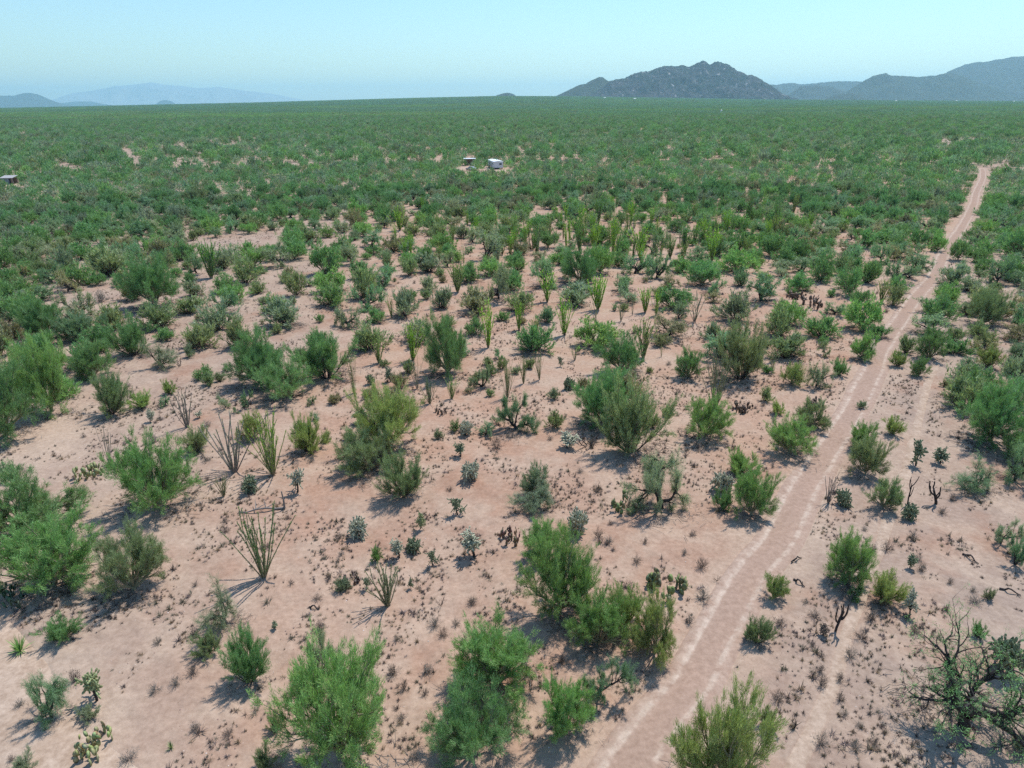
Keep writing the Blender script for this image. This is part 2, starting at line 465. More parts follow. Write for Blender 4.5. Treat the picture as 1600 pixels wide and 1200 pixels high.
# ------------------------------------------------------------------ mountains
def mountain(name, dist, prof, depth, mat, label, rough=0.16, seed=0, cols=220, rows=44, foot=1.25, power=1.25):
    px = np.array([p[0] for p in prof], float); py = np.array([p[1] for p in prof], float)
    u = np.linspace(px[0], px[-1], cols)
    v = np.interp(u, px, py)
    ridge = []
    for a, b in zip(u, v):
        d = ray(a, b); t = dist / d.y
        ridge.append((d.x * t, EYE.z + d.z * t))
    ridge = np.array(ridge)
    ridge[:, 1] += 0.012 * (ridge[:, 1].max()) * vnoise(np.arange(cols), np.arange(cols) * 0 + seed, 3.1, 3) * sstep(0, 12, np.arange(cols)) * sstep(0, 12, cols - 1 - np.arange(cols))
    g = float(hz1(0, 7000)) if dist > 7000 else 0.0
    T = np.linspace(-1, 1, rows)
    x0 = np.repeat(ridge[:, 0], rows).reshape(cols, rows); zr = np.repeat(ridge[:, 1], rows).reshape(cols, rows)
    t = np.tile(T, (cols, 1)); Y = dist + t * depth
    X = x0 * (1 + t * depth / dist * 0.35)
    sc = ridge[:, 1].max() * 1.15
    rid = 1 - np.abs(vnoise(X + 0.4 * Y, Y * 0.7, sc, seed))
    rid3 = 1 - np.abs(vnoise(X + .2 * Y, Y * .9 - X * .3, sc * .13, seed + 2)) + .5 * vnoise(X, Y, sc * .05, seed + 3)
    rid2 = 1 - np.abs(vnoise(X - 0.3 * Y, Y * 0.8, sc * 0.37, seed + 1))
    shape = np.clip(1 - np.abs(t), 0, 1) ** power
    env = np.clip(4 * np.abs(t) * (1 - np.abs(t)), 0, 1)
    Z = zr * (shape + env * rough * (rid + 0.5 * rid2 + 0.25 * rid3 - 1.05))
    Z = np.where(np.abs(t) > 0.99, -1.5, Z)
    Z = np.maximum(Z, -1.5)
    V = np.stack([X, Y, Z], -1).reshape(-1, 3)
    i, j = np.meshgrid(np.arange(cols - 1), np.arange(rows - 1), indexing='ij')
    F = np.stack([i * rows + j, (i + 1) * rows + j, (i + 1) * rows + j + 1, i * rows + j + 1], -1).reshape(-1, 4)
    tag(link(name, mesh_from(name, V, F, (mat,), smooth=True)), label, None, None, 'structure')

GRANITE = rock_mat('granite_slope', (0.036, 0.052, 0.045), (0.085, 0.08, 0.085), (0.66, 0.58, 0.55), 0.0052, 1.0)
SCRUBHILL = rock_mat('scrub_slope', (0.055, 0.075, 0.05), (0.085, 0.09, 0.07), (0.18, 0.16, 0.14), 0.008, 0.6)
FARHILL = rock_mat('far_slope', (0.06, 0.075, 0.055), (0.09, 0.095, 0.08), (0.17, 0.16, 0.14), 0.004, 0.6)
mountain('mountain', 8000, [(905, 158), (925, 148), (942, 136), (951, 127), (962, 124), (976, 122), (990, 115), (1000, 112), (1016, 111), (1026, 106), (1038, 102.5), (1055, 103), (1068, 101.5), (1076, 104),
         (1088, 98.5), (1098, 94), (1103, 96), (1109, 100), (1117, 95.8), (1124, 95.8), (1140, 101), (1152, 110), (1160, 112), (1167, 117), (1174, 116.5), (1190, 124), (1202, 132), (1212, 142), (1235, 152), (1250, 158)],
         900, GRANITE, 'craggy grey granite mountain standing alone on the plain', 0.36, 1, 420, 120)
mountain('hill', 8800, [(855, 156), (870, 149), (885, 142), (905, 132), (915, 130), (925, 124), (937, 118.5), (943, 120), (952, 127), (965, 134), (985, 148), (1000, 157)], 700, SCRUBHILL, 'pointed scrub-covered hill on the shoulder of the granite mountain', 0.12, 2, 120)
mountain('hill', 9500, [(765, 156), (776, 148), (783, 145.5), (792, 143.5), (800, 145), (806, 148.5), (815, 156)], 250, SCRUBHILL, 'tiny flat-topped knoll alone on the horizon', 0.15, 3, 50, 24)
mountain('hill', 15000, [(1185, 150), (1202, 131), (1215, 132), (1225, 129.5), (1240, 129), (1252, 131), (1265, 130), (1285, 128), (1300, 126.5), (1318, 126), (1345, 126.5), (1370, 130), (1400, 140), (1420, 156)], 1500, FARHILL, 'low far ridge between the granite mountain and the dark hills', 0.14, 4)
mountain('hill', 11500, [(1210, 157), (1235, 146), (1252, 134), (1275, 133), (1300, 136), (1330, 146), (1360, 157)], 800, FARHILL, 'faint rounded spur under the low far ridge', 0.14, 5, 100)
mountain('hill', 9000, [(1285, 157), (1300, 149), (1316, 145.5), (1330, 145.5), (1345, 150), (1365, 157)], 420, SCRUBHILL, 'low dark scrub knoll in front of the far ridges', 0.12, 6, 80, 30)
mountain('hill', 11000, [(1300, 157), (1325, 142), (1340, 132), (1352, 124), (1366, 117), (1383, 113.5), (1392, 116.5), (1410, 117.5), (1430, 119.5), (1447, 118), (1462, 117), (1478, 113), (1490, 114), (1503, 118),
         (1520, 126), (1545, 133), (1562, 142), (1580, 151), (1600, 157)], 1100, SCRUBHILL, 'dark double-humped hill with a long saddle', 0.2, 7)
FARRANGE = rock_mat('haze_paled_range', (0.40, 0.40, 0.38), (0.45, 0.44, 0.42), (0.5, 0.48, 0.46), 0.004, 0.5)  # haze put into the rock colour: lightened so the range fades into the sky
mountain('mountain', 13500, [(1430, 157), (1460, 128), (1485, 110), (1498, 104), (1512, 99), (1530, 95), (1545, 95), (1560, 91.5), (1575, 89), (1588, 86.5), (1605, 86.5), (1640, 92), (1700, 108), (1790, 120), (1900, 156)], 2600, FARHILL, 'broad hazy mountain rising past the double-humped hill', 0.2, 1)
mountain('hill', 10000, [(1575, 157), (1588, 151), (1605, 148), (1640, 142), (1700, 157)], 500, SCRUBHILL, 'low spur at the foot of the broad hazy mountain', 0.15, 5, 60, 24)
mountain('mountain', 22000, [(-120, 166), (-60, 152), (-20, 147), (5, 149), (25, 148.5), (36, 145), (46, 144.2), (58, 146.5), (72, 153), (88, 160), (105, 168)], 1500, FARHILL, 'blue hill with a blunt peak on the far left horizon', 0.16, 3, 110)
mountain('hill', 27000, [(70, 168), (95, 161), (120, 158), (140, 158), (165, 163), (185, 168)], 1500, FARHILL, 'low faint ridge beside the blunt-peaked blue hill', 0.12, 2, 70, 24)
mountain('hill', 26000, [(236, 168), (250, 157.5), (258, 155.5), (268, 157.5), (278, 166)], 500, FARHILL, 'tiny faint cone under the palest far range', 0.1, 4, 40, 20)
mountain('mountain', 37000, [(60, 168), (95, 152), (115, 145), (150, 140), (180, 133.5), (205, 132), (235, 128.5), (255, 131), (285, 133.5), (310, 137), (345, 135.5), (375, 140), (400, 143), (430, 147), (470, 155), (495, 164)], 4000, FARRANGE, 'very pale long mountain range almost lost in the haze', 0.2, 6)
# ------------------------------------------------------------------ plants: growth
UP = np.array([0.0, 0.0, 1.0])
def unit(v):
    return v / (np.linalg.norm(v) + 1e-9)

def grow(g, pos, d, L, r, lev, par, out):
    n = par['seg'][lev]
    pts = [np.array(pos, float)]
    d = unit(np.array(d, float))
    dirs = []
    for i in range(n):
        d = unit(d + g.normal(0, par['wob'][lev], 3) + UP * par['up'][lev])
        dirs.append(d)
        pts.append(pts[-1] + d * L / n)
        if pts[-1][2] < 0.06: pts[-1][2] = 0.06
    r1 = r * par['taper'][lev]
    out.append((np.array(pts), r, r1, lev))
    if lev + 1 >= len(par['seg']):
        return
    k = par['kids'][lev]
    k = max(1, int(round(k * g.uniform(0.75, 1.3))))
    for c in range(k):
        t = g.uniform(par['tmin'][lev], 1.0) if c else 1.0
        f = t * n; i = min(int(f), n - 1)
        p = pts[i] + (pts[i + 1] - pts[i]) * (f - i)
        dd = dirs[i]
        side = unit(np.cross(dd, g.normal(0, 1, 3)))
        ang = g.normal(par['spread'][lev], 0.18) * (0.4 if c == 0 else 1)
        nd = unit(dd * math.cos(ang) + side * math.sin(ang))
        grow(g, p, nd, L * par['ratio'][lev] * g.uniform(*par.get('vary', (0.6, 1.25))), (r + (r1 - r) * t) * 0.62, lev + 1, par, out)

def leaves(g, segs, par, count, size, width):
    """little leaf-shaped triangles along the fine twigs"""
    A, B, Wt = [], [], []
    for pts, r0, r1, lev in segs:
        if lev < par['leaf_from']: continue
        k0 = 0 if lev > par['leaf_from'] else len(pts) // 2
        for a, b in zip(pts[k0:-1], pts[k0 + 1:]):
            A.append(a); B.append(b); Wt.append(np.linalg.norm(b - a) * (1 if lev > par['leaf_from'] else 0.6))
    A, B, Wt = np.array(A), np.array(B), np.array(Wt)
    idx = g.choice(len(A), count, p=Wt / Wt.sum())
    t = g.random(count)[:, None]
    p = A[idx] * (1 - t) + B[idx] * t + g.normal(0, par['jit'], (count, 3))
    p[:, 2] = np.maximum(p[:, 2], 0.04)
    d = B[idx] - A[idx]; d /= np.linalg.norm(d, axis=1)[:, None] + 1e-9
    d = d + g.normal(0, par['lspread'], (count, 3)) + UP * par['lup']
    d /= np.linalg.norm(d, axis=1)[:, None] + 1e-9
    o = p - np.array([0, 0, .3 * p[:, 2].max()]); o /= np.linalg.norm(o, axis=1)[:, None] + 1e-9      # blades turn their faces outwards and up, to the light
    nn = o * .5 + UP * .75 + g.normal(0, .55, (count, 3))
    w = np.cross(d, nn); w /= np.linalg.norm(w, axis=1)[:, None] + 1e-9
    s = size * g.uniform(0.6, 1.4, count)[:, None]; ww = width * g.uniform(0.7, 1.3, count)[:, None]
    V = np.stack([p - w * ww * 0.5, p + w * ww * 0.5, p + d * s], 1).reshape(-1, 3)
    return V, np.arange(count * 3).reshape(-1, 3)

PAL = dict(vary=(.72, 1.12), seg=[4, 4, 3, 2], wob=[.10, .13, .16, .2], up=[.05, .07, .06, .05], taper=[.6, .5, .5, .5], kids=[6, 5, 4], tmin=[.22, .2, .15], spread=[.55, .6, .65], ratio=[.6, .6, .65],
           leaf_from=2, jit=.05, lspread=.36, lup=.30)
CRE = dict(seg=[5, 3, 2], wob=[.07, .11, .15], up=[.06, .08, .05], taper=[.45, .5, .5], kids=[7, 5], tmin=[.2, .15], spread=[.42, .5], ratio=[.46, .6], leaf_from=1, jit=.04, lspread=.36, lup=.28)
MES = dict(seg=[6, 5, 4, 3], wob=[.26, .28, .25, .25], up=[.02, .02, .0, -.05], taper=[.6, .5, .5, .4], kids=[5, 5, 5], tmin=[.3, .25, .2], spread=[.65, .7, .65], ratio=[.62, .6, .6], leaf_from=1, jit=.08, lspread=.7, lup=.05)
GNA = dict(seg=[8, 7, 5, 4], wob=[.3, .3, .3, .3], up=[.04, .03, .02, -.02], taper=[.55, .45, .4, .4], kids=[5, 6, 5], tmin=[.3, .2, .2], spread=[.7, .75, .7], ratio=[.62, .55, .55], leaf_from=3, jit=.06, lspread=.7, lup=0)
SHR = dict(seg=[3, 2], wob=[.15, .2], up=[.02, .02], taper=[.4, .4], kids=[5], tmin=[.2], spread=[.5], ratio=[.55], leaf_from=0, jit=.015, lspread=.5, lup=.05)
DED = dict(seg=[5, 4, 3], wob=[.22, .25, .25], up=[.02, .02, .0], taper=[.5, .4, .3], kids=[4, 3], tmin=[.25, .25], spread=[.6, .65], ratio=[.55, .5], leaf_from=1, jit=.02, lspread=.6, lup=0)

def skeleton(kind, seed):
    g = np.random.default_rng(seed)
    segs = []
    if kind == 'P':
        n = int(g.integers(10, 15)); trunk = g.uniform(0.12, 0.42)
        segs.append((np.array([[0, 0, -.05], [0.02, 0, trunk]]), .13, .11, 0))
        lean = g.normal(0, .12, 2); lob = g.uniform(.85, 1.12, n)
        for i in range(n):
            a = 2.4 * i + g.uniform(-.3, .3); th = 1.3 * math.sqrt((i + .4) / n) + g.uniform(-.1, .1)
            grow(g, (0, 0, trunk * g.uniform(.4, 1)), (math.cos(a) * math.sin(th) + lean[0], math.sin(a) * math.sin(th) + lean[1], math.cos(th)), 1.55 * lob[i], .075, 0, PAL, segs)
        par = PAL
    elif kind == 'C':
        n = int(g.integers(22, 32))
        for i in range(n):
            a = g.uniform(0, 2 * math.pi); th = g.uniform(.1, 1.3)
            grow(g, (.12 * math.cos(a), .12 * math.sin(a), -.04), (math.cos(a) * math.sin(th), math.sin(a) * math.sin(th), math.cos(th)), 1.35 * g.uniform(.65, 1.2), .032, 0, CRE, segs)
        par = CRE
    elif kind == 'M':
        n = int(g.integers(4, 7)); p = np.array([0, 0, -.1]); d = unit(np.array([g.normal(0, .35), g.normal(0, .35), 1])); pts = [p]
        for i in range(4):
            d = unit(d + g.normal(0, .2, 3)); p = p + d * .22; pts.append(p)
        segs.append((np.array(pts), .2, .15, 0))
        for i in range(n):
            a = 2 * math.pi * (i + g.uniform(-.35, .35)) / n; th = g.uniform(.6, 1.3)
            grow(g, pts[int(g.integers(2, 5))], (math.cos(a) * math.sin(th), math.sin(a) * math.sin(th), math.cos(th)), 1.7 * g.uniform(.7, 1.3), .11, 0, MES, segs)
        par = MES
    elif kind == 'G':
        p = np.array([0, 0, -.1]); d = unit(np.array([.1, .05, 1])); pts = [p]
        for i in range(5):
            d = unit(d + g.normal(0, .16, 3)); p = p + d * .24; pts.append(p)
        segs.append((np.array(pts), .25, .21, 0))
        for i in range(7):
            a = 2 * math.pi * (i + g.uniform(-.3, .3)) / 7; th = g.uniform(.75, 1.3)
            grow(g, pts[int(g.integers(3, 6))], (math.cos(a) * math.sin(th), math.sin(a) * math.sin(th), math.cos(th)), 2.3 * g.uniform(.75, 1.2), .14, 0, GNA, segs)
        par = GNA
    elif kind == 'S':
        for i in range(34):
            a = g.uniform(0, 2 * math.pi); th = g.uniform(.1, 1.35)
            grow(g, (.04 * math.cos(a), .04 * math.sin(a), -.01), (math.cos(a) * math.sin(th), math.sin(a) * math.sin(th), math.cos(th)), .42 * g.uniform(.7, 1.2), .007, 0, SHR, segs)
        par = SHR
    elif kind == 'D':
        for i in range(int(g.integers(5, 8))):
            a = g.uniform(0, 2 * math.pi); th = g.uniform(.2, 1.2)
            grow(g, (.06 * math.cos(a), .06 * math.sin(a), -.03), (math.cos(a) * math.sin(th), math.sin(a) * math.sin(th), math.cos(th)), 1.0 * g.uniform(.6, 1.2), .03, 0, DED, segs)
        par = DED
    return g, segs, par

class Proto:
    """shared meshes of one plant: woody part, leafy part, or both in one mesh, with their size"""
    pass

LEAF = {'G': dict(near=(8000, .11, .022)),
        'P': dict(near=(54000, .125, .018), mid=(4200, .30, .085), far=(340, .62, .26)),
        'C': dict(near=(36000, .105, .017), mid=(3200, .26, .07), far=(280, .52, .21)),
        'M': dict(near=(28000, .11, .021), mid=(3000, .28, .08), far=(280, .58, .23)),
        'S': dict(near=(900, .10, .011), mid=(520, .12, .016), far=(60, .2, .07)),
        'D': dict(near=(0, 0, 0), mid=(0, 0, 0), far=(0, 0, 0))}
BARKOF = {'G': 'bark_dark', 'P': 'bark_green', 'C': 'bark', 'M': 'bark_dark', 'S': 'bark_grey', 'D': 'bark_dark'}
LEAFOF = {'G': 'leaf_thin', 'P': 'leaf', 'C': 'leaf', 'M': 'leaf_thin', 'S': 'dry', 'D': 'dry'}
def make_proto(kind, seed, lod):
    g, segs, par = skeleton(kind, seed)
    wood = MB()
    last = len(par['seg']) - 1
    for pts, r0, r1, lev in segs:
        if lod == 'far' and not (kind == 'D' and lev < 2): continue
        if lod == 'mid' and lev >= max(1, last) and kind != 'D': continue
        if lod == 'mid' and kind in 'PM' and lev >= 2: continue
        sides = (6 if lev == 0 else 4 if lev == 1 else 3) if lod == 'near' else 3
        if lod == 'near' and lev >= last and kind in 'PCMG': pts = pts[[0, -1]]
        k = 1.0 if lod == 'near' else 1.3
        wood.tube(pts, r0 * k, r1 * k, sides, cap=False)
    cnt, sz, wd = LEAF[kind][lod]
    pr = Proto()
    allp = np.vstack([s[0] for s in segs])
    pr.w = 2 * np.percentile(np.hypot(allp[:, 0] - allp[:, 0].mean(), allp[:, 1] - allp[:, 1].mean()), 90)
    pr.h = np.percentile(allp[:, 2], 98)
    pr.kind, pr.lod = kind, lod
    if cnt:
        LV, LF = leaves(g, segs, par, cnt, sz, wd)
        rad_ = np.hypot(LV[:, 0] - LV[:, 0].mean(), LV[:, 1] - LV[:, 1].mean())
        pr.w = 2 * np.percentile(rad_, 96); pr.h = np.percentile(LV[:, 2], 98.5)
    if lod == 'near':
        pr.wood = wood.mesh('wood', (M[BARKOF[kind]],))
        pr.crown = mesh_from('crown', LV, LF, (M[LEAFOF[kind]],)) if cnt else None
    else:
        nv = len(wood.V)
        V = list(wood.V); F = list(wood.F); fm = [0] * len(F)
        if cnt:
            V = V + LV.tolist(); F = F + (LF + nv).tolist(); fm += [1] * len(LF)
        pr.whole = mesh_from('plant', V, F, (M[BARKOF[kind]], M[LEAFOF[kind]]), fm)
    return pr

# ocotillo: many unbranched wands from one foot, each wand a mesh of its own
def wand(g, H, lean, a, leafy, lod):
    n = 7
    pts = [np.array([.05 * math.cos(a), .05 * math.sin(a), -.03])]
    d = np.array([math.cos(a) * math.sin(lean), math.sin(a) * math.sin(lean), math.cos(lean)])
    bend = g.normal(-.015, .03)
    for i in range(n):
        d = unit(d + g.normal(0, .035, 3) + np.array([math.cos(a), math.sin(a), 0]) * bend)
        pts.append(pts[-1] + d * H / n)
    pts = np.array(pts)
    mb = MB(); mb.tube(pts, .022, .012, 4  if lod == 'near' else 3, cap=False)
    V, F = mb.V, mb.F
    fm = [0] * len(F)
    cnt = int((170 if lod == 'near' else 75) * leafy)
    if cnt:
        t = g.uniform(.08, 1, cnt) * n; i = np.minimum(t.astype(int), n - 1)
        p = pts[i] + (pts[i + 1] - pts[i]) * (t - i)[:, None]
        dd = (pts[i + 1] - pts[i]) / (H / n)
        s = 1.0 if lod == 'near' else 1.8
        out = np.cross(dd, g.normal(0, 1, (cnt, 3))); out /= np.linalg.norm(out, axis=1)[:, None]
        w = np.cross(out, dd)
        tip = p + (out * .042 + dd * .055) * s * g.uniform(.7, 1.3, cnt)[:, None]
        LV = np.stack([p + w * .016 * s, p - w * .016 * s, tip], 1).reshape(-1, 3)
        LF = np.arange(cnt * 3).reshape(-1, 3) + len(V)
        V = V + LV.tolist(); F = F + LF.tolist(); fm += [1] * cnt
    return V, F, fm

def ocotillo_proto(seed, leafy, lod, spread, stems):
    g = np.random.default_rng(seed)
    pr = Proto(); pr.kind, pr.lod = 'O', lod
    parts = []
    for i in range(stems):
        a = 2 * math.pi * (i + g.uniform(-.4, .4)) / stems
        lean = abs(g.normal(0, .5)) * spread + .05
        parts.append(wand(g, 3.2 * g.uniform(.68, 1.05), min(lean, spread * 1.25), a, leafy, lod))
    allp = np.vstack([np.array(p[0]) for p in parts])
    pr.w = 2 * np.percentile(np.hypot(allp[:, 0], allp[:, 1]), 93); pr.h = allp[:, 2].max()
    mats = (M['bark_grey'] if leafy < .6 else M['bark_green'], M['leaf_thin'])
    if lod == 'near':
        pr.stems = [mesh_from('stem', V, F, mats, fm) for V, F, fm in parts]
    else:
        V, F, fm = [], [], []
        for v, f, m in parts:
            b = len(V); V += list(v); F += [tuple(i + b for i in q) for q in f]; fm += m
        pr.whole = mesh_from('ocotillo', V, F, mats, fm)
    return pr

# cholla: dark trunk, short limbs, heads of pale spiny joints
def cholla_proto(seed, style):
    g = np.random.default_rng(seed)
    wood, head = MB(), MB()
    tips = []
    H = {'tree': .95, 'bush': .35, 'chain': .8, 'bare': 1.0}[style]
    p = np.array([0, 0, -.04]); d = unit(np.array([g.normal(0, .12), g.normal(0, .12), 1])); pts = [p]
    for i in range(5):
        d = unit(d + g.normal(0, .12, 3)); p = p + d * H / 5; pts.append(p)
    wood.tube(pts, .065, .045, 6)
    nl = {'tree': 7, 'bush': 12, 'chain': 6, 'bare': 5}[style]
    for i in range(nl):
        a = 2 * math.pi * (i + g.uniform(-.3, .3)) / nl; th = g.uniform(.5, 1.4) if style != 'bare' else g.uniform(.8, 1.3)
        q = pts[int(g.integers(2 if style != 'bush' else 1, 6))]; dd = np.array([math.cos(a) * math.sin(th), math.sin(a) * math.sin(th), math.cos(th)])
        lp = [q]
        nn, L = (4, g.uniform(.3, .5)) if style != 'bare' else (7, g.uniform(.6, .95))
        for k in range(nn):
            dd = unit(dd + g.normal(0, .2, 3) + UP * (.1 if style != 'bare' else .32)); q = q + dd * L / nn; lp.append(q)
        (wood).tube(lp, .04, .026, 5)
        tips.append((q, dd)); tips.append((lp[len(lp) // 2], dd))
    if style != 'bare':
        per = {'tree': 13, 'bush': 12, 'chain': 9}[style]
        for q, dd in tips:
            for k in range(per):
                o = unit(dd * .6 + g.normal(0, .75, 3) + UP * (.25 if style != 'chain' else -.25))
                a0 = q + o * g.uniform(0, .12); prev = a0
                for s_ in range(int(g.integers(1, 4))):
                    L = g.uniform(.09, .16); o = unit(o + g.normal(0, .35, 3)); nx = prev + o * L
                    m_ = (prev + nx) / 2
                    head.tube([prev, prev + o * L * .2, m_, nx - o * L * .15, nx], 0, 0, 6, True, radii=[.016, .034, .04, .032, .012])
                    prev = nx
    pr = Proto(); pr.kind, pr.lod = 'K', 'near'
    allp = np.array(wood.V + head.V)
    pr.w = 2 * np.percentile(np.hypot(allp[:, 0], allp[:, 1]), 97); pr.h = allp[:, 2].max()
    pr.wood = wood.mesh('trunk', (M['bark_dark'],)); pr.crown = head.mesh('crown', (M['spine'],)) if head.V else None
    return pr

def pad_mesh(g):
    mb = MB(); n = 9; r = .09
    for s, t in ((1, .02), (-1, -.02)):
        pass
    ring = [(r * .8 * math.cos(2 * math.pi * i / n), 0, r + r * math.sin(2 * math.pi * i / n)) for i in range(n)]
    V = ring + [(0, .024, r), (0, -.024, r)]
    F = [(i, (i + 1) % n, n) for i in range(n)] + [((i + 1) % n, i, n + 1) for i in range(n)]
    mb.add(V, F)
    return mb.mesh('pad', (M['spine'],), True)

def pad_layout(seed, n):
    """pads growing from pads: list of matrices"""
    g = np.random.default_rng(seed); out = []
    front = []
    for i in range(max(4, n // 3)):
        a = g.uniform(0, 6.28); rr = .62 * math.sqrt(g.random())
        m = Matrix.Translation((rr * math.cos(a), rr * math.sin(a), -.02)) @ Matrix.Rotation(g.uniform(0, 6.28), 4, 'Z') @ Matrix.Rotation(g.normal(0, .45), 4, 'Y') @ Matrix.Rotation(g.normal(0, .3), 4, 'X')
        out.append(m); front.append(m)
    while len(out) < n:
        b = front[int(g.integers(0, max(4, len(front) // 2)))]
        m = b @ Matrix.Translation((g.normal(0, .05), 0, .16)) @ Matrix.Rotation(g.normal(0, .8), 4, 'Z') @ Matrix.Rotation(g.normal(0, .55), 4, 'Y') @ Matrix.Rotation(g.normal(0, .35), 4, 'X') @ Matrix.Scale(g.uniform(.75, 1.05), 4)
        out.append(m); front.append(m)
    return out
PAD = pad_mesh(np.random.default_rng(3))
def pad_cluster_proto(seed, n):
    V, F = [], []
    pv = [v.co.copy() for v in PAD.vertices]; pf = [tuple(p.vertices) for p in PAD.polygons]
    for m in pad_layout(seed, n):
        b = len(V); V += [tuple(m @ v) for v in pv]; F += [tuple(i + b for i in f) for f in pf]
    pr = Proto(); pr.kind, pr.lod = 'N', 'mid'; a = np.array(V)
    pr.w = 2 * np.percentile(np.hypot(a[:, 0], a[:, 1]), 95); pr.h = a[:, 2].max()
    pr.whole = mesh_from('prickly_pear', V, F, (M['spine'],), smooth=True)
    return pr

# agave / yucca like rosette of stiff blades
def rosette_proto(seed, n=46):
    g = np.random.default_rng(seed); V, F = [], []
    for i in range(n):
        a = g.uniform(0, 6.28); th = g.uniform(.05, 1.25); L = .8 * g.uniform(.6, 1.1)
        d = np.array([math.cos(a) * math.sin(th), math.sin(a) * math.sin(th), math.cos(th)]); w = np.array([-math.sin(a), math.cos(a), 0]) * .03
        b = len(V); m = d * L * .5; t = d * L - UP * .08 * th
        V += [tuple(-w * .7), tuple(w * .7), tuple(m + w), tuple(m - w), tuple(t)]
        F += [(b, b + 1, b + 2, b + 3), (b + 3, b + 2, b + 4)]
    pr = Proto(); pr.kind, pr.lod = 'R', 'mid'; a = np.array(V); pr.w = 1.5; pr.h = a[:, 2].max()
    pr.whole = mesh_from('rosette', V, F, (M['leaf'],)); return pr

PRO = {}
for i in range(5): PRO.setdefault(('P', 'near'), []).append(make_proto('P', 100 + i, 'near'))
for i in range(5): PRO.setdefault(('C', 'near'), []).append(make_proto('C', 200 + i, 'near'))
for i in range(4): PRO.setdefault(('M', 'near'), []).append(make_proto('M', 300 + i, 'near'))
for k, b in (('P', 110), ('C', 210), ('M', 310)):
    for i in range(5): PRO.setdefault((k, 'mid'), []).append(make_proto(k, b + i, 'mid'))
    for i in range(4): PRO.setdefault((k, 'far'), []).append(make_proto(k, b + 10 + i, 'far'))
for i in range(4): PRO.setdefault(('S', 'mid'), []).append(make_proto('S', 400 + i, 'mid'))
for i in range(4): PRO.setdefault(('D', 'near'), []).append(make_proto('D', 500 + i, 'near'))
for i in range(4): PRO.setdefault(('O', 'near'), []).append(ocotillo_proto(600 + i, 1.0, 'near', (.42, .34, .5, .4)[i], (30, 22, 34, 26)[i]))
for i in range(4): PRO.setdefault(('O', 'mid'), []).append(ocotillo_proto(610 + i, 1.0, 'mid', (.24, .18, .22, .3)[i], (22, 16, 26, 20)[i]))
for i in range(3): PRO.setdefault(('o', 'near'), []).append(ocotillo_proto(620 + i, .35, 'near', (.5, .42, .36)[i], (16, 12, 14)[i]))
for i in range(3): PRO.setdefault(('o', 'mid'), []).append(ocotillo_proto(630 + i, .4, 'mid', (.4, .3, .36)[i], (12, 8, 10)[i]))
for i, st in enumerate(('tree', 'bush', 'chain', 'tree', 'bush')): PRO.setdefault(('K', 'near'), []).append(cholla_proto(700 + i, st))
for i in range(2): PRO.setdefault(('k', 'near'), []).append(cholla_proto(720 + i, 'bare'))
for i in range(3): PRO.setdefault(('N', 'mid'), []).append(pad_cluster_proto(800 + i, 48))
for i in range(2): PRO.setdefault(('R', 'mid'), []).append(rosette_proto(820 + i))
